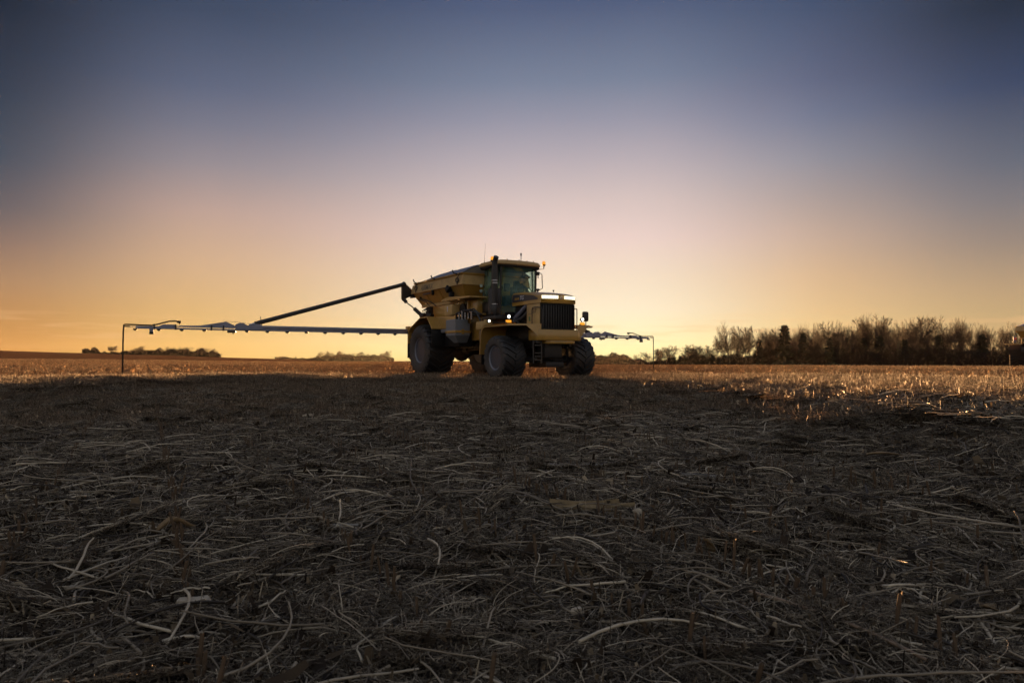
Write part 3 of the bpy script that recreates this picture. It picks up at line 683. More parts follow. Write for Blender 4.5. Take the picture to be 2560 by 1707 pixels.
for i in range(44):
    px = 1925 + i * 15.5 + g.uniform(-6, 6); ty = np.interp(px, [1780, 1900, 2000, 2100, 2180, 2300, 2420, 2500, 2700], [850, 828, 824, 812, 800, 800, 806, 816, 816]) + g.uniform(-6, 12)
    o = tree(px, g.uniform(228, 262), ty, TALL, g.randrange(6), g.uniform(0, 6.28), sxy=g.uniform(.6, .9))
    tag(o, 'bare tree deep in the dark wood on the right, behind its front row', 'tree', 'bare trees deep in the right wood')
for i, (px, ty) in enumerate([(1790, 846), (1812, 836), (1836, 828), (1856, 822), (1876, 818), (1900, 820), (1926, 818), (1950, 820), (1976, 818)]):
    o = tree(px, g.uniform(232, 245), ty, TALL, g.randrange(6), g.uniform(0, 6.28), sxy=g.uniform(.55, .75))
    tag(o, 'slender bare tree behind the left end of the tall wood, %s' % ordinal(i), 'tree', 'slender bare trees at the left end of the right wood')
con = [(1962, 815), (1898, 850), (2009, 832), (2075, 848), (2120, 846), (2200, 840), (2348, 840), (2456, 838), (2262, 850), (2160, 846)]; con.sort()
for i, (px, ty) in enumerate(con):
    o = tree(px, g.uniform(200, 212), ty, CON, i, g.uniform(0, 6.28), 'conifer_tree', sxy=1.1)
    tag(o, 'dark conifer in the right wood, %s' % ordinal(i), 'tree', 'conifers in the right wood')
low = [(1628, 878, 1), (1644, 869, 0), (1660, 866, 0), (1680, 862, 0), (1698, 868, 1), (1714, 862, 0), (1730, 858, 0), (1746, 861, 0), (1762, 868, 0), (1778, 874, 0)]
for i, (px, ty, r_) in enumerate(low):
    o = tree(px, g.uniform(225, 240), ty, ROUND, g.randrange(5), g.uniform(0, 6.28), sxy=1.15)
    tag(o, 'low rounded tree left of the tall wood, %s' % ordinal(i), 'tree', 'low bare trees left of the tall wood')
def brush(name, pts, label, n, seed, depth=6.0, tw=.03):
    """pts = (px, z, top_y): a mass of fine twigs and stems"""
    g = np.random.default_rng(seed); P = np.array(pts, float); px = g.uniform(P[0, 0], P[-1, 0], n); z0 = np.interp(px, P[:, 0], P[:, 1]) + g.uniform(0, depth, n); ty = np.interp(px, P[:, 0], P[:, 2])
    x = (px - 1280) / F_PX * z0; gz = macro(x, z0); top = HC + (HORIZON - ty) / F_PX * z0 - gz
    cl = .72 + .45 * (vnoise(px / 9, px * 0, 7) + .5); hmax = top * cl
    hz = gz - .2 + hmax * g.random(n) ** .75
    ln = g.uniform(.35, .95, n) * np.clip(hmax / 2.5, .6, 2); a = g.uniform(0, 2 * math.pi, n); e = g.normal(.75, .45, n)
    d = np.stack([np.cos(a) * np.cos(e), np.sin(a) * np.cos(e), np.sin(e)], -1); c = np.stack([x, z0, hz], -1); w = np.cross(d, np.stack([g.normal(0, .4, n), np.ones(n), g.normal(0, .4, n)], -1)); w /= np.linalg.norm(w, axis=1, keepdims=True)
    wd = (tw * g.uniform(.6, 2.2, n) * np.clip(1.9 - (hz - gz) / np.maximum(hmax, .1) * 1.5, .5, 2))[:, None]
    V = np.stack([c - w * wd, c + w * wd, c + d * ln[:, None] * .6 + w * wd * .7, c + d * ln[:, None]], 1).reshape(-1, 3)
    o = put(name, np_mesh(name, V, (np.arange(n) * 4)[:, None] + np.arange(4), SHRB)); tag(o, label, kind='stuff'); return o
brush('undergrowth', [(1600, 236, 906), (1640, 234, 899), (1700, 230, 893), (1780, 220, 889), (1860, 205, 886), (1925, 203, 866), (1962, 203, 868), (1985, 203, 884), (2000, 200, 872), (2080, 200, 876), (2200, 200, 872), (2350, 198, 876), (2480, 198, 884), (2700, 198, 884)],
      'dark tangle of brush filling the foot of the wood on the right', 60000, 1, 14, .05)
brush('undergrowth', [(1880, 240, 884), (1920, 232, 864), (2050, 230, 856), (2150, 230, 840), (2240, 230, 846), (2350, 230, 852), (2480, 230, 872), (2700, 230, 872)], 'higher brush in the depth of the wood on the right', 40000, 2, 24, .05)
# far brown wood right of the spreader
brush('far_wood', [(1400, 640, 888), (1480, 640, 886), (1530, 640, 885), (1570, 640, 892), (1610, 640, 901), (1625, 640, 910)], 'faded brown wood far behind the right boom', 16000, 3, 40, .16)
for i, (px, ty) in enumerate([(1462, 886), (1484, 885), (1512, 884), (1536, 884), (1566, 884), (1584, 886), (1604, 899)]):
    o = tree(px, g.uniform(600, 640), ty, ROUND, i, g.uniform(0, 6.28), sxy=1.2)
    tag(o, 'hazy far tree behind the right boom, %s' % ordinal(i), 'tree', 'hazy trees of the far wood behind the right boom')
# grove on the left hill
hill = [(215, 874), (236, 872), (272, 866), (286, 868), (318, 876), (345, 871), (362, 867), (392, 870), (412, 869), (436, 869), (452, 874), (474, 870), (494, 869), (515, 872), (534, 873), (548, 879)]
for i, (px, ty) in enumerate(hill):
    o = tree(px, g.uniform(412, 425), ty - 3, ROUND if i % 3 else WIDE, g.randrange(5), g.uniform(0, 6.28), sxy=1.35)
    tag(o, 'small bare tree in the left hill grove, %s' % ordinal(i), 'tree', 'bare trees of the grove on the left hill')
brush('hill_brush', [(206, 408, 873), (238, 408, 871), (252, 408, 880), (300, 408, 879), (380, 408, 877), (440, 408, 875), (520, 408, 876), (540, 408, 880), (552, 408, 888)], 'brown brush at the foot of the grove on the left hill', 16000, 4, 14, .11)
mgrove = [(808, 882), (820, 880), (842, 880), (858, 884), (878, 886), (893, 882), (912, 888), (946, 886), (978, 880)]
for i, (px, ty) in enumerate(mgrove):
    o = tree(px, g.uniform(690, 720), ty - 4, ROUND if px != 978 else WIDE, g.randrange(5), g.uniform(0, 6.28), sxy=1.2)
    tag(o, 'hazy tree of the far grove left of the spreader, %s' % ordinal(i), 'tree', 'hazy trees of the far grove left of the spreader')
for i, (px, ty) in enumerate([(740, 891), (922, 886)]):
    o = tree(px, 700, ty, CON, i, 0, 'conifer_tree'); tag(o, ['small dark conifer at the left end of the far grove', 'small pointed conifer inside the far grove left of the spreader'][i], 'tree')
brush('far_brush', [(688, 690, 892), (720, 690, 892), (770, 690, 896), (800, 690, 890), (850, 690, 887), (900, 690, 888), (950, 690, 887), (985, 690, 896)], 'hazy brown brush at the foot of the far grove', 9000, 5, 20, .16)

# ------------------------------------------------------------------ spreader truck
HEAD = R(31.55)
root = empty('fertilizer_spreader', (.867, 20.758, 0.0), -(math.pi / 2 - HEAD) )
tag(root, 'golden yellow four wheeled fertilizer spreader with lit headlights and both booms spread wide', 'spreader truck')
LW, HF, HR_, RF, RR = 5.208, 1.638, 1.731, .655, .925

def wheel(x, ysgn, hw, wid, rad, rrim, nl, rear):
    w = empty('wheel', (x, ysgn * hw, rad - .035), 0, root)     # outer face at local y=0, body towards -ysgn
    s = -ysgn
    b = MB(); h = wid; sh = .11 * rad
    prof = [(.10 * h, rrim), (.03 * h, rrim + .035), (-.005 * h, rrim + .10 * rad), (-.02 * h, rad * .74), (.0, rad * .86), (.045 * h, rad * .925), (.12 * h, rad * .932), (.3 * h, rad * .942), (.5 * h, rad * .946)]
    prof = prof + [(h - a_, r_) for a_, r_ in prof[-2::-1]] + [(.85 * h, rrim - .02), (.15 * h, rrim - .02)]
    b.lathe([(s * a_, r_) for a_, r_ in prof], 56, close=True)
    for half in (0, 1):
        for k in range(nl):
            f0 = 2 * math.pi * (k + .5 * half) / nl; secs = []
            for j in range(7):
                t = j / 6; yy = .5 * h + (t * .5 - .015) * h * (1.0) * (1 if half else -1)
                ph = f0 + (.05 + t * (.62 if not rear else .52)) * (.75 / rad) * (h / .8) * .62 - (.10 if t > .9 else 0) * .3
                top = rad * (1.0 if t < .8 else (.985 if t < .95 else .93)); bot = rad * (.93 if t < .95 else .86)
                if j == 6: yy += (-.0) ; 
                hwid = (.030 + .012 * t) / rad
                def P(r_, q): return (r_ * math.cos(q), s * yy, r_ * math.sin(q))
                secs.append([P(bot, ph - hwid * 1.35), P(top, ph - hwid), P(top, ph + hwid), P(bot, ph + hwid * 1.35)])
            # shoulder end wraps down the sidewall
            yy = .5 * h + (.5 * h + .012) * (1 if half else -1); ph2 = ph + .03
            secs.append([P(rad * .80, ph2 - .05), P(rad * .90, ph2 - .05), P(rad * .90, ph2 + .04), P(rad * .80, ph2 + .04)])
            b.rings(secs)
    ty = b.build('tyre', RUB, w, smooth=30); ty.data.materials.append(TREAD)
    for p in ty.data.polygons:
        if math.hypot(p.center.x, p.center.z) > .905 * rad: p.material_index = 1
    rr = rrim; MB().lathe([(s * .10 * h, rr - .02), (s * .065 * h, rr - .004), (s * .05 * h, rr + .022), (s * .07 * h, rr + .034), (s * .12 * h, rr + .01)], 48).lathe([(s * .215 * h, rr - .062), (s * .205 * h, rr - .05), (s * .225 * h, rr - .04)], 48).build('rim_lip', RIML, w, smooth=60)
    r = MB()
    r.lathe([(s * .09 * h, rr + .012), (s * .07 * h, rr + .03), (s * .06 * h, rr + .012), (s * .10 * h, rr - .03), (s * .2 * h, rr - .055), (s * .24 * h, rr - .06), (s * .38 * h, rr - .075), (s * .42 * h, rr * .62), (s * .40 * h, rr * .55), (s * .40 * h, .02)], 48)
    r.lathe([(s * .60 * h, .02), (s * .60 * h, rr * .5), (s * .8 * h, rr - .07), (s * .94 * h, rr + .02), (s * .97 * h, rr + .02)], 48)
    r.build('rim', RIM, w, smooth=35)
    hb = MB(); hb.lathe([(s * .30 * h, .02), (s * .30 * h, .10), (s * .34 * h, .13), (s * .41 * h, .14)], 20)
    for k in range(10):
        a_ = 2 * math.pi * k / 10; hb.tube([(math.cos(a_) * rr * .45, s * .37 * h, math.sin(a_) * rr * .45), (math.cos(a_) * rr * .45, s * .42 * h, math.sin(a_) * rr * .45)], .014, 6)
    hb.build('hub', DRK, w)
    w.rotation_euler.y = rnd.uniform(0, .3)
for x, hw, wid, rad, rrim, nl, rear in ((0, HF, .75, RF, .335, 20, False), (-LW, HR_, 1.03, RR, .425, 22, True)):
    for sg in (-1, 1): wheel(x, sg, hw, wid, rad, rrim, nl, rear)

# chassis
b = MB()
for sg in (-1, 1): b.box(-6.3, .95, sg * .42 - .05, sg * .42 + .05, .95, 1.2, .01)
for x in (-6.2, -4.6, -3.2, -1.8, -.6, .7): b.box(x - .06, x + .06, -.37, .37, .98, 1.15)
b.build('chassis_frame', BLK, root)
b = MB(); b.box(-.12, .12, -.95, .95, .48, .68, .03); b.box(-.22, .22, -.28, .28, .42, .74, .05)
for sg in (-1, 1):
    b.box(-.14, .14, sg * .95 - .08, sg * .95 + .08, .38, .92, .03); b.tube([(.22, sg * .2, .55), (.25, sg * .95, .52)], .022, 8); b.tube([(-.1, sg * .5, .68), (-.3, sg * .5, 1.1)], .05, 10)
b.build('front_axle', DRK, root)
b = MB(); b.lathe([(-.75, .13), (-.45, .15), (-.28, .24), (-.12, .36), (0, .385), (.12, .36), (.28, .24), (.45, .15), (.75, .13)], 24, c=(-LW, 0, .88)); b.tube([(-LW, 0, .9), (-LW + .55, 0, .92)], [.24, .12], 14)
b.tube([(-LW + .5, 0, .92), (-2.6, 0, 1.0)], .05, 10)
for sg in (-1, 1): b.box(-LW - .25, -LW + .25, sg * .55 - .06, sg * .55 + .06, .95, 1.15)
b.build('rear_axle', DRK, root)
b = MB(); b.box(-.9, .45, -.33, .33, .55, 1.25, .06); b.box(-.2, .75, -.30, .34, .34, .50, .02); b.box(.45, .85, -.42, .2, .62, 1.1, .03); b.box(-2.3, -1.2, -.3, .3, .6, 1.1, .05)
b.box(-.75, .15, -.36, .36, 1.25, 1.9, .05); b.build('engine_block', DRK, root)

# bumper, grille, hood
b = MB(); b.prism([(1.13, -.58), (1.13, .58), (.98, .80), (.55, .80), (.55, -.80), (.98, -.80)], 'z', 1.12, 1.435, .025)
b.prism([(1.09, -.36), (1.09, .42), (1.0, .55), (.7, .55), (.7, -.5), (1.0, -.5)], 'z', 1.03, 1.13, .015); b.build('bumper', YEL, root)
gr = MB().box(.62, .90, -.60, .60, 1.44, 2.20, .015).build('grille', BLK, root)
for k in range(13):
    y = -.54 + 1.08 * k / 12; MB().box(.90, .93, y - .012, y + .012, 1.48, 2.17).build('grille_slat', PLA, gr)
b = MB()
for z in (1.47, 2.18): b.box(.90, .935, -.59, .59, z - .012, z + .012)
for y in (-.585, .585): b.box(.90, .935, y - .012, y + .012, 1.48, 2.17)
b.build('grille_frame', PLA, gr)
for sg in (-1, 1):
    b = MB(); b.box(.20, .885, min(sg * .6, sg * .625), max(sg * .6, sg * .625), 1.44, 2.195, .006); b.prism([(.19, 1.46), (.885, 1.46), (.885, 1.12), (.30, 1.12)], 'y', min(sg * .6, sg * .628), max(sg * .6, sg * .628)); b.build('side_panel', YEL2, root)
def hood_ring(x, zt, hw, zb, nose=0):
    r = []
    for y, z in ((-1, 0), (-1, .35), (-1, .78), (-.93, .93), (-.78, 1.0), (-.4, 1.05), (0, 1.065), (.4, 1.05), (.78, 1.0), (.93, .93), (1, .78), (1, .35), (1, 0)):
        r.append((x + nose * (1 - y * y) * .16 - (.04 if z > .85 and nose else 0), y * hw, zb + (zt - zb) * z))
    return r
b = MB(); b.rings([hood_ring(-.62, 2.62, .63, 2.20), hood_ring(-.2, 2.61, .635, 2.205), hood_ring(.4, 2.56, .64, 2.21), hood_ring(.80, 2.50, .64, 2.205, .6), hood_ring(.90, 2.475, .635, 2.205, .85), hood_ring(.945, 2.44, .62, 2.215, 1.0)])
hood = b.build('hood', YEL, root, smooth=40)
def lampx(y): return .945 + (1 - (y / .62) ** 2) * .16
for sg in (-1, 1):
    ys = [sg * v for v in (.12, .2, .3, .4, .5, .585)]
    b = MB()
    rings = []
    for y in ys: rings.append([(lampx(y) - .03, y, 2.33), (lampx(y) + .012, y, 2.33), (lampx(y) + .010, y, 2.425), (lampx(y) - .03, y, 2.425)])
    b.rings(rings); o = b.build('headlight', LAMP, hood)
    bz = MB()
    for z0_, z1_ in ((2.318, 2.329), (2.426, 2.437)):
        bz.rings([[(lampx(y) - .03, y, z0_), (lampx(y) + .018, y, z0_), (lampx(y) + .016, y, z1_), (lampx(y) - .03, y, z1_)] for y in ys])
    bz.build('headlight_rim', PLA, hood)
b = MB()   # triangular maker's emblem
for (p, q) in (((-.055, 2.335), (0, 2.415)), ((0, 2.415), (.055, 2.335)), ((-.055, 2.335), (.055, 2.335))):
    b.tube([(lampx(0) + .012, p[0], p[1]), (lampx(0) + .012, q[0], q[1])], .008, 4)
b.build('emblem', SIL, hood)
# decal and writing
b = MB(); pts = []
for t in range(13):
    u = t / 12; pts.append((-.56 + 1.38 * u, 2.545 - .13 * u ** 1.6 - .06 * max(0, u - .85) / .15))
pts += [(.82, 2.315), (-.6, 2.31)]
b.prism(pts, 'y', -.6475, -.642); b.build('decal', DEC, hood)
def text(body, size, loc, m, par, rot=(R(90), 0, 0), shear=0.0, name='lettering', ex=.002, sx=1.0, bold=0.0):
    c = bpy.data.curves.new(name, 'FONT'); c.body = body; c.size = size; c.extrude = ex; c.shear = shear; c.offset = bold
    t = bpy.data.objects.new(name, c); COL.objects.link(t); bpy.context.view_layer.update()
    me = bpy.data.meshes.new_from_object(t.evaluated_get(bpy.context.evaluated_depsgraph_get())); bpy.data.objects.remove(t)
    me.materials.clear(); me.materials.append(m); o = put(name, me, par, loc); o.rotation_euler = rot; o.scale = (sx, 1, 1); return o
text('TG', .17, (-.17, -.650, 2.365), SIL, hood, shear=.3, bold=.004)
b = MB()
for i in range(3): b.prism([(-.45 + i * .09, 2.37), (-.39 + i * .09, 2.37), (-.36 + i * .09, 2.44), (-.42 + i * .09, 2.44)], 'y', -.652, -.6477)
b.build('decal_stripe', YEL, hood)
text('ST', .20, (.52, -.631, 1.93), DEC, root, shear=.15, sx=.9)
b = MB(); b.box(.27, .52, -.632, -.6285, 1.905, 1.915); b.build('decal_line', DEC, root)
MB().box(.32, .40, -.632, -.6285, 1.70, 1.84).build('warning_label', mat('green label', (.10, .16, .07), .6, 0, .1), root)
# grab rails round the grille
for sg in (-1, 1):
    y = sg * .70; b = MB(); b.tube([(.62, y, 1.50), (.60, y, 1.60), (.60, y, 2.02), (.64, y, 2.08), (.78, y, 2.09), (.98, y * .92, 2.07), (1.02, y * .88, 2.0), (1.02, y * .88, 1.50), (1.0, y * .88, 1.44)], .014, 8); b.build('grab_rail', BLK, root)
b = MB()
for x, y in ((.15, -.2), (.55, .1)): b.tube([(x, y, 2.58), (x, y, 2.64)], [.012, .03], 8)
b.build('hood_catch', BLK, root)

# front fenders
for sg in (-1, 1):
    yo, yi = sg * 1.53, sg * .64
    f = MB()
    prof = [(-1.08, .72), (-1.055, 1.10), (-1.0, 1.42), (-.92, 1.55), (-.78, 1.59), (.55, 1.59)]
    inner = [(x + .03, z - .03) for x, z in prof]
    a_, c_ = (yo, yi) if sg < 0 else (yi, yo)
    f.prism(prof + [(.55, 1.56)] + [(-.76, 1.56), (-.89, 1.52), (-.965, 1.40), (-1.02, 1.10), (-1.045, .72)], 'y', a_, c_)
    # front wing running diagonally down to the bumper
    f.prism([(.55, yo), (.68, sg * 1.47), (.78, sg * 1.34), (.90, sg * 1.10), (.96, sg * .64), (.55, sg * .64)], 'z', 1.56, 1.592)
    f.rings([[(.55, yo, 1.592), (.68, sg * 1.47, 1.592), (.78, sg * 1.34, 1.592), (.90, sg * 1.10, 1.592), (1.0, sg * .86, 1.592), (1.0, sg * .64, 1.592)],
             [(.55, yo, 1.545), (.69, sg * 1.47, 1.545), (.79, sg * 1.34, 1.545), (.91, sg * 1.10, 1.545), (1.01, sg * .86, 1.33), (1.01, sg * .66, 1.12)]], close=False, caps=False)
    f.rings([[(-1.08, yo, .72), (-1.055, yo, 1.10), (-1.0, yo, 1.42), (-.92, yo, 1.55), (-.78, yo, 1.59), (.55, yo, 1.592)], [(-1.03, yo + sg * .004, .72), (-1.0, yo, 1.10), (-.95, yo, 1.38), (-.87, yo, 1.50), (-.76, yo, 1.545), (.56, yo, 1.545)]], close=False, caps=False)
    f.build('front_fender', YEL, root, smooth=30)
    MB().box(-.98, .5, sg * .64 - .012, sg * .64 + .012, .9, 1.56).build('fender_inner_panel', BLK, root)
    MB().box(-.985, -.945, min(yo, sg * 1.0), max(yo, sg * 1.0), .42, .72).build('mud_flap', PLA, root)
    # work lamp and indicator on the fender
    lx, ly = (.33, sg * 1.34)
    l_ = MB().lathe([(0, .025), (.0, .05), (.05, .062), (.075, .062)], 20, axis='x', c=(lx - .05, ly, 1.815)).build('work_lamp', BLK, root)
    MB().lathe([(.0, .002), (.008, .03), (.0, .048)], 20, axis='x', c=(lx + .027, ly, 1.815)).build('lamp_lens', LAMP2, l_)
    MB().tube([(lx - .02, ly, 1.60), (lx - .03, ly, 1.76)], .012, 6).build('lamp_bracket', BLK, l_)
    ind = MB().box(lx - .05, lx + .02, ly - .085, ly + .085, 1.625, 1.665, .008).build('turn_signal', BLK, root)
    MB().box(lx - .04, lx + .045, ly - .075, ly + .075, 1.640, 1.715, .012).build('amber_lens', AMB, ind)
b = MB(); b.box(.24, .30, 1.40, 1.62, 1.755, 2.065, .05); mir = b.build('mirror', BLK, root)
MB().box(.236, .2398, 1.42, 1.60, 1.79, 2.03).build('mirror_glass', CHR, mir)
MB().tube([(.27, 1.53, 1.76), (.27, 1.53, 1.66), (.25, 1.45, 1.63), (.2, 1.25, 1.62)], .014, 8).build('mirror_arm', BLK, mir)
MB().box(.18, .36, 1.20, 1.62, 1.605, 1.635, .01).build('mirror_base', BLK, mir)
# rear facing lamp above the near fender
l_ = MB().lathe([(0, .025), (.0, .045), (.05, .056), (.07, .056)], 20, axis='x', c=(-.55, -1.52, 1.72)).build('work_lamp', BLK, root); MB().lathe([(0, .002), (.008, .03), (0, .038)], 20, axis='x', c=(-.478, -1.52, 1.72)).build('lamp_lens', LAMP2, l_)
MB().box(-.62, -.56, -1.64, -1.40, 1.60, 1.76, .01).build('lamp_plate', YEL2, l_)

# cab
cab = empty('cab', (0, 0, 0), 0, root)
xr, xf, hw = -2.22, -1.20, .74
b = MB()
def rring(x0, x1, w, z, ch=.16):
    return [(x0, -w + ch * .5, z), (x0 + ch * .5, -w, z), (x1 - ch, -w, z), (x1 - ch * .3, -w + ch * .55, z), (x1, -w + ch * 1.5, z), (x1 + .05, 0, z), (x1, w - ch * 1.5, z), (x1 - ch * .3, w - ch * .55, z), (x1 - ch, w, z), (x0 + ch * .5, w, z), (x0, w - ch * .5, z)]
b.rings([rring(-2.36, -1.16, .83, 3.57), rring(-2.38, -1.13, .86, 3.60), rring(-2.37, -1.14, .855, 3.66), rring(-2.34, -1.18, .82, 3.71), rring(-2.26, -1.26, .72, 3.735)])
rf = b.build('roof', YEL2, cab, smooth=35)
MB().rings([rring(-2.33, -1.17, .82, 3.49), rring(-2.36, -1.15, .845, 3.53), rring(-2.36, -1.15, .845, 3.568)]).build('roof_underside', PLA, rf)
b = MB()
def strip(p, q, r): b.tube([p, q], r, 6)
fw = .66
for sg in (-1, 1):
    strip((-1.30, sg * fw, 2.3), (-1.24, sg * fw, 3.50), .035)
    strip((xr, sg * hw, 2.0), (-2.14, sg * .72, 3.5), .022 if sg < 0 else .03)
    strip((-1.62, sg * .80, 2.05), (-1.62, sg * .76, 3.5), .024)
    strip((-1.30, sg * fw, 2.30), (-1.30, sg * fw, 1.95), .035)
strip((-1.24, -fw, 3.5), (-1.24, fw, 3.5), .03); strip((-2.14, -.72, 3.5), (-2.14, .72, 3.5), .03)
b.build('cab_frame', BLK, cab)
MB().prism([(-2.28, -.80), (-1.3, -.76), (-1.25, -.6), (-1.25, .6), (-1.3, .76), (-2.28, .80)], 'z', 1.80, 2.0, .02).build('cab_floor', BLK, cab)
def pane(name, ring0, ring1):
    b = MB(); b.rings([ring0, ring1], close=False, caps=False); return b.build(name, GLS, cab, smooth=60, solid=.006)
pane('windshield', [(-1.29, -.63, 2.02), (-1.20, -.45, 2.02), (-1.16, 0, 2.02), (-1.20, .45, 2.02), (-1.29, .63, 2.02)], [(-1.24, -.63, 3.49), (-1.15, -.45, 3.49), (-1.11, 0, 3.49), (-1.15, .45, 3.49), (-1.24, .63, 3.49)])
for sg in (-1, 1):
    pane('side_window', [(-2.24, sg * .785, 2.02 if sg > 0 else 2.45), (-1.64, sg * .80, 2.02)], [(-2.13, sg * .74, 3.49), (-1.64, sg * .765, 3.49)])
    d_ = empty('door', (0, 0, 0), 0, cab) if False else pane('cab_door', [(-1.60, sg * .80, 2.02), (-1.34, sg * .70, 2.02)], [(-1.60, sg * .765, 3.49), (-1.28, sg * .67, 3.49)])
    b = MB(); b.tube([(-1.56, sg * .84, 2.35), (-1.56, sg * .86, 2.6), (-1.56, sg * .84, 2.9)], .012, 6); b.build('door_handle', BLK, d_)
pane('rear_window', [(-2.26, -.70, 2.45), (-2.26, .70, 2.45)], [(-2.15, -.68, 3.49), (-2.15, .68, 3.49)])
b = MB(); b.prism([(-2.28, 2.0), (-2.24, 2.45), (-2.20, 2.45), (-2.24, 2.0)], 'y', -.76, .76); b.box(-2.26, -1.66, -.80, -.775, 2.0, 2.42, .01); b.build('cab_lower_panel', BLK, cab)
st = MB().box(-1.98, -1.50, .14, .62, 2.28, 2.42, .05).box(-2.06, -1.92, .16, .60, 2.40, 2.98, .05).box(-2.04, -1.94, .26, .50, 2.98, 3.18, .04).box(-1.88, -1.62, .24, .50, 2.0, 2.28).build('seat', SEA, cab)
b = MB(); b.box(-2.02, -1.66, -.62, -.34, 2.28, 2.36, .03); b.box(-2.10, -2.0, -.6, -.36, 2.36, 2.85, .03); b.build('passenger_seat', SEA, cab)
b = MB(); b.tube([(-1.30, .38, 2.0), (-1.36, .38, 2.62)], .05, 8); ring = [Vector((-1.38, .38, 2.68)) + Vector((math.cos(a_) * .19 * .45, math.sin(a_) * .2, math.cos(a_) * .19)) for a_ in [2 * math.pi * k / 20 for k in range(21)]]
b.tube(ring, .014, 6); b.tube([ring[0], ring[10]], .01, 6); b.build('steering_wheel', BLK, cab)
b = MB(); b.box(-1.36, -1.22, -.1, .42, 2.3, 2.56, .03); b.box(-1.75, -1.45, -.34, -.18, 2.3, 2.62, .03); b.box(-1.50, -1.44, -.42, -.20, 2.75, 3.0, .02); b.build('console', PLA, cab)
b = MB(); b.tube([(-1.95, -.74, 2.05), (-1.9, -.84, 2.1)], .02, 6)
b.box(-1.42, -1.30, -.92, -.70, 3.18, 3.44, .02); b.box(-1.30, -1.27, -.90, -.72, 3.08, 3.20, .01); nm = b.build('mirror', BLK, root)
MB().tube([(-1.30, -.72, 3.47), (-1.36, -.82, 3.46), (-1.36, -.82, 3.4)], .02, 6).build('mirror_arm', BLK, nm)
b = MB(); b.tube([(-1.2, .66, 3.36), (-1.15, .74, 3.38), (-1.1, .80, 3.33), (-1.1, .82, 2.88), (-1.15, .76, 2.83), (-1.22, .70, 2.83)], .014, 8); b.box(-1.26, -1.16, .66, .76, 3.30, 3.42, .02); b.tube([(-1.2, .71, 3.3), (-1.2, .72, 3.2)], .016, 6); b.box(-1.24, -1.16, .66, .76, 2.80, 2.87, .02); b.build('grab_rail', BLK, cab)
def beacon(x, y, z, par):
    o = MB().lathe([(-.10, .015), (-.03, .018), (-.03, .035), (0, .062), (.015, .062)], 16, axis='z', c=(x, y, z)).build('beacon', PLA, par)
    MB().lathe([(.015, .055), (.10, .052), (.125, .040), (.13, .002)], 16, axis='z', c=(x, y, z)).build('beacon_lens', AMB, o); return o
bc1 = beacon(-1.24, .97, 3.66, root); MB().tube([(-1.24, .97, 3.58), (-1.24, .97, 3.53), (-1.26, .72, 3.50)], .010, 6).build('beacon_arm', BLK, bc1)
bc2 = beacon(-1.45, -.86, 3.70, root); MB().tube([(-1.45, -.86, 3.62), (-1.45, -.80, 3.6)], .014, 6).build('beacon_arm', BLK, bc2)
MB().tube([(-1.28, .11, 3.73), (-1.28, .11, 3.90), (-1.28, .11, 3.905), (-1.28, .11, 3.99)], [.012, .012, .026, .026], 10).build('antenna', GRY, cab)
MB().tube([(-2.25, -.70, 3.66), (-2.25, -.70, 3.72), (-2.24, -.70, 3.84), (-2.18, -.70, 4.35)], [.03, .012, .005, .0025], 6).build('whip_antenna', BLK, cab)
b = MB()
for y in (-.45, .0, .3, .55): b.tube([(-1.22, y, 3.72), (-1.22, y, 3.76)], .014, 6)
b.build('roof_bolt', BLK, cab)

# exhaust, air cleaner, pipes
ex = MB().tube([(-.88, -1.10, 2.25), (-.88, -1.10, 3.42), (-.87, -1.10, 3.56), (-.83, -1.10, 3.66), (-.78, -1.10, 3.72)], [.085, .085, .083, .080, .080], 20).tube([(-.88, -1.10, 1.88), (-.90, -1.10, 1.98), (-.90, -1.10, 2.2), (-.88, -1.10, 2.28)], [.07, .12, .125, .09], 20).build('exhaust_pipe', BLK, root)
for z in (2.27, 2.92, 3.0): MB().lathe([(-.012, .088), (-.012, .094), (.012, .094), (.012, .088)], 24, axis='z', c=(-.88, -1.10, z)).build('clamp_band', CHR, ex)
b = MB()
for k in range(7): b.box(-.80, -.79, -1.16 + k * .02, -1.155 + k * .02, 2.3, 2.85)
b.build('heat_shield', BLK, ex)
MB().lathe([(0, .12), (.02, .19), (.75, .19), (.82, .16), (.84, .02)], 24, axis='z', c=(-1.05, -1.02, 1.95)).build('air_cleaner', BLK, root)
MB().box(-1.35, -.6, -1.25, -.64, 1.80, 1.90, .01).build('engine_deck', BLK, root)
b = MB(); b.tube([(.15, -.50, 2.25), (-.02, -.56, 2.12), (-.22, -.62, 1.95), (-.38, -.66, 1.84), (-.42, -.66, 1.72)], .068, 12); b.build('intake_pipe', mat('grey blue pipe', (.12, .13, .18), .35, .3, .15), root)
b = MB(); b.tube([(.35, -.52, 2.12), (.12, -.60, 1.92), (-.05, -.64, 1.80), (-.3, -.66, 1.76), (-.62, -.68, 1.77)], .055, 12); b.tube([(-.30, -.71, 1.69), (-.30, -.71, 1.84)], .02, 8); b.tube([(-.6, -.72, 1.9), (-.1, -.7, 1.66)], .025, 8); b.build('coolant_pipe', HOS, root)
MB().box(-.62, .20, -.52, -.2, 1.60, 2.2, .02).build('radiator_housing', DRK, root)
b = MB(); b.box(-.75, -.45, -.82, -.62, 1.86, 2.02, .02); b.box(-.2, -.1, -.62, -.52, 1.95, 2.1, .02); b.tube([(-.66, -1.3, 1.68), (.1, -1.2, 1.66)], .02, 6); b.build('battery_cover', PLA, root)

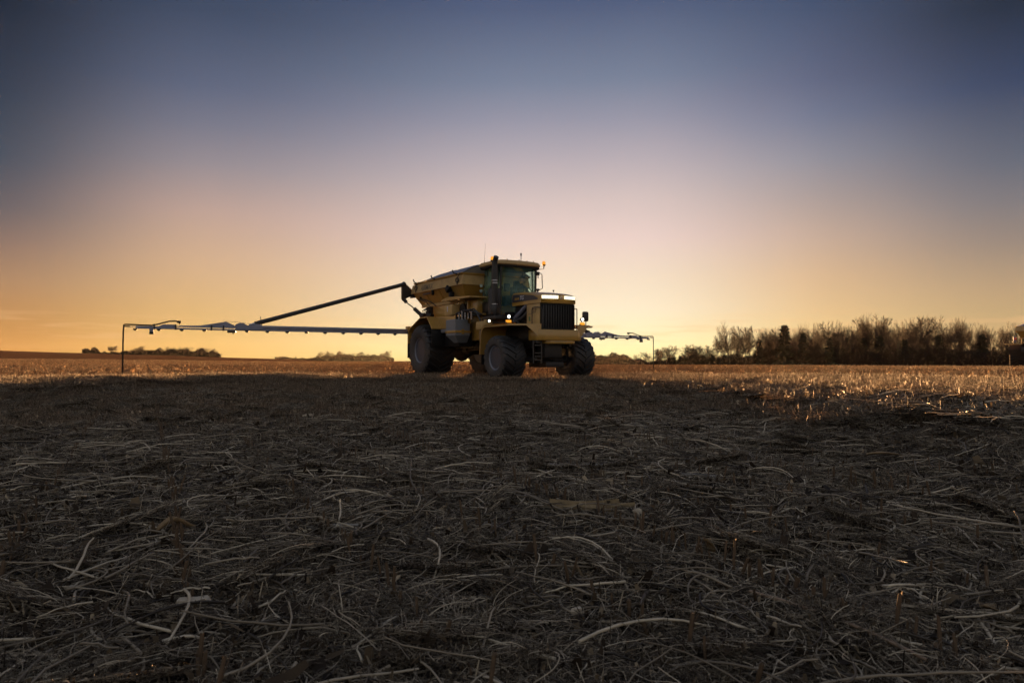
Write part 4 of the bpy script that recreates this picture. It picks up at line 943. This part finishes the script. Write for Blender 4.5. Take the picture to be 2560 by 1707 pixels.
# front ladder and steps
b = MB()
for y in (-.86, -.58): b.box(.88, .92, y - .02, y + .02, .46, 1.12)
for z in (.56, .66, .76, .98): b.box(.86, .96, -.84, -.60, z - .015, z + .015)
b.box(.80, .95, -.80, -.62, 1.04, 1.12, .01); b.box(.5, .86, -.88, -.7, .55, .62); b.build('ladder', BLK, root)
b = MB(); b.box(-1.38, -1.18, -1.36, -1.10, .80, 1.50, .015); b.box(-1.16, -1.06, -1.40, -1.18, .78, 1.36, .015); bx = b.build('step_box', mat('dusty brown grey panel', (.14, .115, .10), .6, 0, .2, 5, dust=.4), root)
for y in (-1.34, -1.20): MB().box(-1.175, -1.155, y - .03, y + .03, 1.2, 1.52).build('step_rail', GRY, bx)
MB().box(-1.5, -1.08, -1.42, -1.02, 1.50, 1.74, .012).build('tool_box', YEL2, root)
MB().box(-1.5, -1.1, -1.2, -.6, .76, .86).build('step_bracket', BLK, root)
# side tank
def hexring(z, k=0.0): return [(-3.35 + k, -1.55 + k, z), (-2.66 - k, -1.55 + k, z), (-2.66 - k, -1.02, z), (-3.35 + k, -1.02, z)]
tk = MB().rings([hexring(1.12, .2), hexring(1.36), hexring(1.86), hexring(1.885, .015)]).build('fertilizer_box', GRY, root, smooth=20)
MB().box(-3.37, -2.64, -1.57, -1.0, 1.44, 1.52, .004).build('box_strap', YEL, tk); MB().box(-2.64, -2.62, -1.33, -1.25, 1.40, 1.56).build('strap_latch', YEL, tk)
MB().lathe([(0, .07), (.06, .07), (.07, .03)], 14, axis='z', c=(-3.1, -1.25, 1.885)).build('filler_cap', PLA, tk)

# rear fenders, flaps
for sg in (-1, 1):
    yo, yi = sg * 1.75, sg * .72; a_, c_ = (min(yo, yi), max(yo, yi))
    f = MB().prism([(-6.12, 1.15), (-6.10, 1.55), (-5.93, 1.72), (-5.05, 2.05), (-4.43, 2.05), (-4.02, 1.62), (-4.05, 1.60), (-4.45, 2.02), (-5.04, 2.02), (-5.92, 1.69), (-6.07, 1.53), (-6.09, 1.15)], 'y', a_, c_).build('rear_fender', YEL, root, smooth=30)
    MB().box(-6.16, -6.13, a_, c_, .62, 1.6, .004).build('mud_flap', PLA, root)
    MB().box(-4.08, -4.05, a_, c_ if sg > 0 else c_, 1.02, 1.60, .004).build('mud_flap', PLA, root)
    MB().prism([(-4.43, 2.05), (-2.95, 2.0), (-2.95, 1.60), (-4.02, 1.62)], 'y', sg * 1.40 - .012, sg * 1.40 + .012).build('fender_side_panel', YEL, root)
    MB().box(-4.02, -2.9, min(sg * .9, sg * 1.42), max(sg * .9, sg * 1.42), 1.48, 1.60, .01).build('step_board', GRY, root)
    MB().box(-3.98, -2.9, min(sg * .8, sg * 1.30), max(sg * .8, sg * 1.30), 1.0, 1.47, .02).build('fuel_tank', PLA, root)
# lower spreader body
b = MB(); b.box(-6.2, -1.95, -.95, .95, 2.0, 2.06, .01); b.box(-5.9, -2.2, -.80, .80, 1.2, 2.0, .02); b.build('subframe', YEL, root)
b = MB(); b.box(-5.6, -3.95, -.98, -.94, 2.06, 2.52); b.box(-3.3, -3.1, -1.05, -.95, 2.06, 2.5, .01); b.box(-2.75, -2.2, -1.0, -.6, 2.06, 2.5, .02); b.box(-5.6, -2.2, -.62, .62, 2.06, 2.5, .01); b.box(-5.6, -3.0, .94, .98, 2.06, 2.52); b.box(-2.72, -2.66, -1.1, -.98, 1.75, 2.5, .01); b.build('metering_body', YEL, root)
MB().box(-3.86, -3.30, -1.36, -1.02, 2.06, 2.42, .012).build('control_box', YEL2, root)
MB().box(-3.66, -3.60, -1.366, -1.361, 2.18, 2.36).build('control_label', SIL, root)
b = MB(); b.lathe([(-.3, .02), (-.3, .2), (.1, .2), (.1, .02)], 20, axis='y', c=(-3.05, -.8, 2.24)); b.lathe([(-.25, .02), (-.25, .16), (.1, .16), (.1, .02)], 20, axis='y', c=(-5.75, -.9, 2.22)); b.box(-5.95, -5.65, -1.1, -.7, 2.10, 2.5, .03)
b.tube([(-5.9, -1.3, 2.18), (-5.6, -1.3, 2.15)], .10, 12); b.tube([(-5.45, -1.25, 2.15), (-5.2, -1.2, 2.14)], .09, 12); b.build('hydraulic_motor', DRK, root)
b = MB(); g = random.Random(77)
for k in range(9):
    x0 = -3.1 + k * .12; y0 = -1.05 - g.uniform(0, .25); b.tube([(x0, y0, 1.9), (x0 + .05, y0 - .08, 2.05 + g.uniform(0, .1)), (x0 + .25, y0, 2.14 + g.uniform(-.05, .08)), (x0 + .5, y0 + .1, 2.0)], .016 + g.uniform(0, .01), 7)
b.tube([(-3.2, -1.2, 2.12), (-2.6, -1.28, 2.16), (-2.1, -1.3, 2.16), (-1.75, -1.25, 2.05), (-1.6, -1.2, 1.8)], .035, 8)
b.tube([(-6.7, -1.1, 2.9), (-6.2, -1.18, 2.82), (-5.5, -1.12, 2.66), (-5.2, -1.05, 2.5)], .018, 7); b.tube([(-6.7, -1.15, 2.86), (-6.0, -1.15, 2.72), (-5.6, -1.1, 2.5)], .014, 7)
for k in range(5): b.tube([(-5.9 + k * .1, -1.05, 2.5), (-5.85 + k * .13, -1.3, 2.35), (-5.8 + k * .1, -1.2, 2.1)], .015, 6)
for k in range(6): b.tube([(-4.9 + k * .5, -.5, .95), (-4.6 + k * .5, -.55, 1.15), (-4.4 + k * .5, -.5, 1.3)], .014, 6)
b.build('hydraulic_hose', HOS, root)
b = MB()
for k in range(5): b.tube([(-2.9 + k * .22, -1.30, 1.88), (-2.9 + k * .22, -1.30, 2.1 + (k % 2) * .06)], .014, 6)
b.box(-2.2, -1.95, -1.33, -1.30, 2.08, 2.11); b.box(-2.0, -1.95, -1.34, -1.31, 1.85, 2.10); b.build('valve_fitting', CHR, root)
# walkway and bits at the hopper front
MB().prism([(-4.05, 2.60), (-3.6, 2.68), (-1.95, 2.60), (-1.95, 2.56), (-4.05, 2.56)], 'y', -1.38, -.75).build('walkway', YEL, root)
b = MB(); b.tube([(-2.6, -.55, 2.62), (-2.6, -.55, 2.80)], .02, 6); b.lathe([(0, .02), (.01, .16), (.2, .16), (.26, .03)], 18, axis='z', c=(-2.25, -.45, 2.62)); b.build('blower_housing', DRK, root)
b = MB()
for y, z in ((-.62, 3.02), (-.45, 3.03), (-.62, 2.84), (-.45, 2.84)): b.lathe([(0, .02), (.03, .055), (.05, .055), (.05, .02)], 12, axis='x', c=(-2.66, y, z))
b.build('hopper_gauge', CHR, root)

# hopper
def hring(z, x0, x1, w): return [(x0, -w, z), (x1, -w, z), (x1, w, z), (x0, w, z)]
b = MB(); b.rings([hring(2.54, -6.48, -3.05, .98), hring(3.04, -6.80, -2.66, 1.27)])
hop = b.build('hopper', YEL, root, smooth=15)
MB().rings([hring(3.041, -6.84, -2.62, 1.335), hring(3.36, -6.80, -2.64, 1.275)]).build('hopper_lip', YEL2, hop, smooth=15)
MB().rings([hring(3.361, -6.60, -2.62, 1.28), hring(3.41, -6.60, -2.60, 1.33), hring(3.43, -6.60, -2.60, 1.33)]).build('hopper_rim', YEL, hop, smooth=15)
b = MB(); b.box(-6.5, -3.0, -1.04, -.97, 2.50, 2.60, .008); b.box(-6.5, -3.0, .97, 1.04, 2.50, 2.60, .008); b.build('hopper_flange', YEL2, hop)
for x in (-5.6, -4.5, -3.5): MB().tube([(x, -1.03, 2.6), (x, -1.285, 3.03)], .012, 4).build('hopper_rib', YEL, hop)
rings = []
for k in range(15):
    t = k / 14; x = -6.45 + 3.87 * t; hh2 = .40 * min(1, (t / .28)) ** .65 * (1 + .015 * math.sin(t * 18)); ring = []
    for j in range(17):
        s_ = j / 16 * 2 - 1; ring.append((x, s_ * 1.31, 3.425 + hh2 * (1 - abs(s_) ** 2.1) + .012 * math.sin(x * 7 + s_ * 5) * (1 - abs(s_))))
    rings.append(ring)
b = MB(); b.rings(rings, close=False, caps=False); b.build('tarpaulin', TRP, hop, smooth=40, solid=.012)
b = MB(); last = [(-2.60, p[1] * .985, p[2] - .012) for p in rings[-1]]; base = [(-2.62, p[1] * .985, 3.40) for p in last]
b.rings([last, base], close=False, caps=False); b.build('tarpaulin_end', TRP2, hop, smooth=60)
for x in (-6.42, -4.85, -3.15):
    MB().tube([(x - .12, -1.36, 3.56), (x - .04, -1.36, 3.46), (x + .1, -1.35, 3.42), (x + .16, -1.34, 3.40)], .022, 6).build('tarp_strap', PLA, hop)
for x, z in ((-6.35, 3.22), (-2.95, 3.2)):
    b = MB(); ring = [(x + math.cos(a_) * .11, -1.345, z + math.sin(a_) * .075) for a_ in [2 * math.pi * k / 14 for k in range(15)]]; b.tube(ring, .016, 5); b.tube([(x, -1.345, z - .16), (x, -1.345, z + .1)], .014, 5); b.tube([(x + .03, -1.345, z + .07), (x + .22, -1.35, z + .22)], .013, 5); b.build('tarp_ratchet', BLK, hop)
tx = text('AIRMAX', .31, (-5.95, -1.333, 3.085), LET, hop, rot=(R(79.5), 0, 0), sx=.92, bold=.006)
MB().box(-5.9, -5.25, -1.262, -1.255, 2.93, 2.99).build('decal', DEC, hop)
b = MB(); b.box(-3.75, -3.55, -1.40, -1.20, 2.86, 3.06, .02, Matrix.Rotation(R(-40), 3, 'Y')); b.box(-3.52, -3.38, -1.38, -1.22, 2.66, 2.84, .01); b.tube([(-3.5, -1.25, 2.84), (-3.55, -1.15, 2.9)], .03, 6); b.build('camera_housing', PLA, hop)
b = MB(); b.box(-5.02, -4.94, -1.33, -1.24, 2.86, 3.06, .02); b.box(-6.3, -6.2, -1.22, -1.14, 2.84, 2.9, .02); b.build('tarp_bracket', PLA, hop)
# booms
BX = -6.6
DROP_SHADE = mat('matt rubber and spreader shade', (.03, .026, .024), .95, 0, .2, 5, spec=.05)  # drop tubes; also the painted shade on the second spreader
for sg in (-1, 1):
    Y = lambda v: sg * v
    def bx(bb, y0, y1, x0, x1, z0, z1, bev=.004): bb.box(x0, x1, min(Y(y0), Y(y1)), max(Y(y0), Y(y1)), z0, z1, bev)
    b = MB(); bx(b, .6, 7.6, BX - .07, BX + .07, 1.61, 1.70, .012); bx(b, .6, 10.5, BX - .06, BX + .05, 1.515, 1.565, .008); bx(b, .6, 7.2, BX - .03, BX + .02, 1.56, 1.615, 0)
    bm_ = b.build('boom', ALU, root)
    for k in range(10):
        y = 1.2 + k * .65
        if y < 7: MB().box(BX + .025, BX + .06, Y(y) - .06, Y(y) + .06, 1.562, 1.612).build('boom_bracket', ALU, bm_)
    b = MB(); b.prism([(Y(9.38), 1.565), (Y(9.38), 1.665), (Y(9.75), 1.665), (Y(9.88), 1.60), (Y(9.88), 1.565)], 'x', BX - .02, BX + .02); b.prism([(Y(9.3), 1.64), (Y(8.69), 1.655), (Y(7.92), 1.80), (Y(7.6), 1.66), (Y(7.6), 1.60), (Y(8.8), 1.615), (Y(9.3), 1.615)], 'x', BX - .018, BX + .018)
    b.prism([(Y(7.62), 1.565), (Y(7.62), 1.72), (Y(7.50), 1.775), (Y(7.38), 1.76), (Y(7.28), 1.70), (Y(7.1), 1.695), (Y(7.0), 1.75), (Y(6.9), 1.745), (Y(6.78), 1.69), (Y(6.78), 1.565)], 'x', BX - .085, BX + .078)
    b.build('hinge_plate', ALU, bm_)
    b = MB(); bx(b, 9.87, 10.5, BX - .03, BX + .03, 1.56, 1.60); b.tube([(BX, Y(10.5), 1.575), (BX, Y(10.72), 1.57)], .010, 6); b.tube([(BX + .03, Y(7.65), 1.60), (BX + .03, Y(9.4), 1.605)], .018, 6); b.tube([(BX, Y(7.95), 1.78), (BX, Y(8.2), 1.62)], .012, 6); b.build('boom_tip', ALU, bm_)
    for y in (9.40, 8.0, 10.0, 8.36):
        b = MB(); bx(b, y - .02, y + .02, BX - .07, BX + .07, 1.50, 1.67, 0); b.build('boom_clamp', BLK, bm_)
    b = MB(); bx(b, 10.66, 10.80, BX - .03, BX + .03, 1.56, 1.60); b.build('tip_bracket', BLK, bm_)
    b = MB(); b.box(BX - .06, BX + .06, Y(7.75) - .13, Y(7.75) + .13, 1.44, 1.51, .02); b.tube([(BX, Y(7.7), 1.45), (BX, Y(7.7), 1.40)], .02, 6); b.build('hinge_latch', BLK, bm_)
    for k in range(15):
        y = 1.42 + k * .65
        if abs(y - 7.27 - .65) < .2: continue
        MB().box(BX - .05, BX + .06, Y(y) - .055, Y(y) + .055, 1.478, 1.516, .008).box(BX - .03, BX + .04, Y(y) - .03, Y(y) + .03, 1.458, 1.48).build('spreading_nozzle', PLA, bm_)
    b = MB(); b.box(BX - .05, BX + .05, Y(10.07) - .055, Y(10.07) + .055, 1.42, 1.56, .004); dd = b.build('marker_box', ALU, bm_); MB().box(BX - .055, BX + .055, Y(10.07) - .06, Y(10.07) + .06, 1.35, 1.425, .004).build('marker_spout', PLA, dd)
    b = MB(); b.tube([(BX, Y(9.28), 1.68), (BX, Y(9.30), 1.765), (BX, Y(9.42), 1.775), (BX, Y(9.58), 1.765), (BX, Y(9.95), 1.65), (BX, Y(10.08), 1.625), (BX, Y(10.4), 1.63), (BX, Y(10.78), 1.638), (BX, Y(10.82), 1.62), (BX, Y(10.83), 1.4), (BX, Y(10.84), .03)], .020 if sg > 0 else .024, 10)
    b.box(BX - .04, BX + .04, Y(9.30) - .06, Y(9.30) + .05, 1.72, 1.79, .01); b.build('foam_drop_tube', DROP_SHADE, bm_)
    b = MB(); b.tube([(BX, Y(7.98), 1.81), (BX, Y(7.5), 1.80), (BX, Y(7.0), 1.70)], .006, 5); b.tube([(BX - .02, Y(6.8), 1.70), (BX - .02, Y(6.85), 2.0)], .014, 5); b.build('boom_cable', GRY, bm_)
    s2 = MB().tube([(BX, Y(7.02), 1.755), (BX - .2, Y(1.62), 3.40)], .075, 14).build('boom_strut', BLK, bm_)
    MB().tube([(BX, Y(7.2), 1.72), (BX, Y(7.02), 1.755)], [.03, .04], 8).build('strut_end', CHR, s2)
    b = MB(); b.prism([(Y(1.66), 3.45), (Y(1.54), 3.44), (Y(1.20), 3.16), (Y(1.25), 2.98), (Y(1.50), 2.88), (Y(1.62), 2.80), (Y(1.66), 2.86)], 'x', -7.0, -6.86); b.box(-7.0, -6.7, min(Y(1.2), Y(1.3)), max(Y(1.2), Y(1.3)), 2.9, 3.14, .01)
    b.tube([(BX - .22, Y(1.62), 3.40), (-6.9, Y(1.6), 3.42)], .09, 10); b.build('strut_bracket', BLK, bm_)
    b = MB(); b.tube([(-6.92, Y(1.6), 2.86), (-6.86, Y(1.50), 2.72)], .07, 10); b.tube([(-6.86, Y(1.50), 2.72), (-6.55, Y(1.22), 2.42)], .022, 8); b.tube([(-6.62, Y(1.28), 2.48), (-6.2, Y(.92), 2.0)], .075, 12); b.build('lift_cylinder', BLK, bm_)
    MB().box(BX - .12, BX + .12, min(Y(.95), Y(1.6)), max(Y(.95), Y(1.6)), 1.60, 1.80, .01).build('boom_cradle', YEL, bm_)
b = MB(); b.box(-6.75, -6.2, -.95, .95, 1.35, 1.75, .02); b.box(-6.45, -6.15, -.7, .7, 1.7, 2.1, .02); b.build('rear_frame', BLK, root)

# ------------------------------------------------------------------ driver (one skinned body) and clothing
def skinned(name, pts, edges, rad, m, parent, root_i=0, sub=1):
    me = bpy.data.meshes.new(name); me.from_pydata(pts, edges, []); me.materials.append(m); o = put(name, me, parent)
    md = o.modifiers.new('skin', 'SKIN'); sv_ = me.skin_vertices[0].data
    for i, r_ in enumerate(rad): sv_[i].radius = (r_, r_) if not isinstance(r_, tuple) else r_
    sv_[root_i].use_root = True; md.use_smooth_shade = True; sb = o.modifiers.new('smooth', 'SUBSURF'); sb.levels = sub; sb.render_levels = sub; return o
CLO = mat('dark blue work jacket', (.03, .04, .06), .85, 0, .2, 20); SKN = mat('skin', (.35, .2, .14), .55, 0, .1, 20); CAP = mat('dark cap', (.03, .03, .035), .8, 0, .1)
drv = empty('person', (0, 0, 0)); drv.matrix_world = root.matrix_world
bpy.context.view_layer.update()
def lw(p): return root.matrix_world @ Vector(p)
drv.location = lw((-1.74, .38, 2.42)); drv.rotation_euler.z = root.rotation_euler.z
tag(drv, 'driver in dark jacket and cap sitting behind the wheel in the cab', 'person')
P_ = [(-.02, 0, .10), (-.02, 0, .30), (.02, 0, .46), (.05, .0, .58), (.07, .01, .66),
      (.02, -.19, .50), (.10, -.27, .28), (.34, -.16, .27), (.42, -.14, .30),
      (.02, .19, .50), (.10, .27, .28), (.34, .16, .27), (.42, .14, .30),
      (.02, -.10, .08), (.30, -.13, .12), (.38, -.13, -.26), (.46, -.13, -.31),
      (.02, .10, .08), (.30, .13, .12), (.38, .13, -.26), (.46, .13, -.31)]
E_ = [(0, 1), (1, 2), (2, 3), (3, 4), (2, 5), (5, 6), (6, 7), (7, 8), (2, 9), (9, 10), (10, 11), (11, 12), (0, 13), (13, 14), (14, 15), (15, 16), (0, 17), (17, 18), (18, 19), (19, 20)]
R_ = [(.16, .13), (.16, .12), (.15, .10), .065, .062, .075, .058, .042, .035, .075, .058, .042, .035, .10, .075, .05, .045, .10, .075, .05, .045]
skinned('body', P_, E_, R_, CLO, drv)
hd = MB()
for c_, r_ in (((0, 0, 0), None),):
    rings = []
    for t in range(13):
        a_ = math.pi * t / 12; z = -.125 * math.cos(a_); w = math.sin(a_) ** .8
        fx_ = .095 + (.012 if .3 < t / 12 < .5 else 0); rings.append([(math.cos(q) * w * (fx_ if math.cos(q) > 0 else .10) - .012 * (t < 4), math.sin(q) * w * .078, z) for q in [2 * math.pi * k / 16 for k in range(16)]])
    hd.rings(rings)
hd.prism([(.090, -.02), (.125, -.035), (.092, .03)], 'y', -.014, .014, .004); hd.box(-.01, .02, -.09, -.075, -.03, .03, .006); hd.box(-.01, .02, .075, .09, -.03, .03, .006)
for sg in (-1, 1): hd.box(.082, .094, sg * .032 - .012, sg * .032 + .012, .004, .016, .003)
hd.box(.088, .10, -.025, .025, -.062, -.052, .003)
head = hd.build('head', SKN, drv, (.09, .01, .77), smooth=60); head.rotation_euler.z = R(38)
cp = MB(); rings = []
for t in range(7):
    a_ = math.pi / 2 * t / 6; rings.append([(math.cos(q) * .108 * math.cos(a_), math.sin(q) * .088 * math.cos(a_), .035 + .105 * math.sin(a_)) for q in [2 * math.pi * k / 16 for k in range(16)]])
cp.rings(rings[:-1]); cp.prism([(.08, -.07), (.17, -.05), (.19, 0), (.17, .05), (.08, .07)], 'z', .035, .045); cp.build('cap', CAP, head, smooth=50)
for sg in (-1, 1):
    pal = MB().box(-.04, .045, -.018, .018, -.035, .035, .014).build('hand', SKN, drv, (.44, sg * .15, .30), smooth=60)
    for k in range(4): MB().tube([(.035, 0, .026 - k * .017), (.060 + .004 * (k in (1, 2)), -sg * .008, .026 - k * .017), (.064, -sg * .030, .024 - k * .016), (.048, -sg * .040, .023 - k * .016)], [.009, .0085, .008, .007], 6).build('finger', SKN, pal)
    MB().tube([(-.01, 0, .030), (.02, -sg * .015, .05), (.045, -sg * .03, .045)], [.010, .009, .008], 6).build('thumb', SKN, pal)

# ------------------------------------------------------------------ second spreader, parked further away at the right edge
def copy_tree(o, skip, parent=None):
    c = o.copy(); COL.objects.link(c); c.parent = parent
    for ch in list(o.children):
        if ch.name.split('.')[0] in skip: continue
        copy_tree(ch, skip, c)
    return c
sec = copy_tree(root, {'boom', 'boom_strut', 'mud_flap'})
u_ = Vector((41.5, 54.0, 0)).normalized(); p_ = Vector((41.5, 54.0, 0)) + u_ * 6.9
sec.rotation_euler.z = math.atan2(u_.y, u_.x); sec.location = (p_.x, p_.y, float(macro(p_.x, p_.y)))
tag(sec, 'second golden spreader cut off by the right edge of the photo, seen from behind', 'spreader truck', None)
bx_ = MB().box(-.35, .35, -.10, .10, -.25, .25, .02).build('tail_light_panel', GRY, sec, (-6.9, 1.35, 2.35)); MB().lathe([(0, .01), (0, .07), (.03, .06)], 12, axis='x', c=(-.40, -.05, .06)).build('tail_light', REDL, bx_)
MB().box(-6.9, -6.7, .9, 2.0, 1.96, 2.04, .01).build('rear_beam', YEL2, sec)
for c in sec.children:  # near-black material puts the wood's shade into this copy's paint and tyres
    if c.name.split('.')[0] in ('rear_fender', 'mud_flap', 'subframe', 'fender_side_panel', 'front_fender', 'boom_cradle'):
        c.material_slots[0].link = 'OBJECT'; c.material_slots[0].material = DROP_SHADE
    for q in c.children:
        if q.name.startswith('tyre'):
            for sl in q.material_slots: sl.link = 'OBJECT'; sl.material = DROP_SHADE

# ------------------------------------------------------------------ haze
hm = bpy.data.materials.new('haze'); hm.use_nodes = True; t = hm.node_tree; t.nodes.clear()
pv = N(t, 'ShaderNodeVolumePrincipled'); pv.inputs['Density'].default_value = .000018; pv.inputs['Color'].default_value = (.95, .80, .66, 1); pv.inputs['Anisotropy'].default_value = .4
ho = N(t, 'ShaderNodeOutputMaterial'); t.links.new(pv.outputs[0], ho.inputs['Volume'])
hb = MB().box(-1060, 1060, -1060, 1060, -14.5, 24).build('haze', hm, smooth=0); tag(hb, kind='stuff')
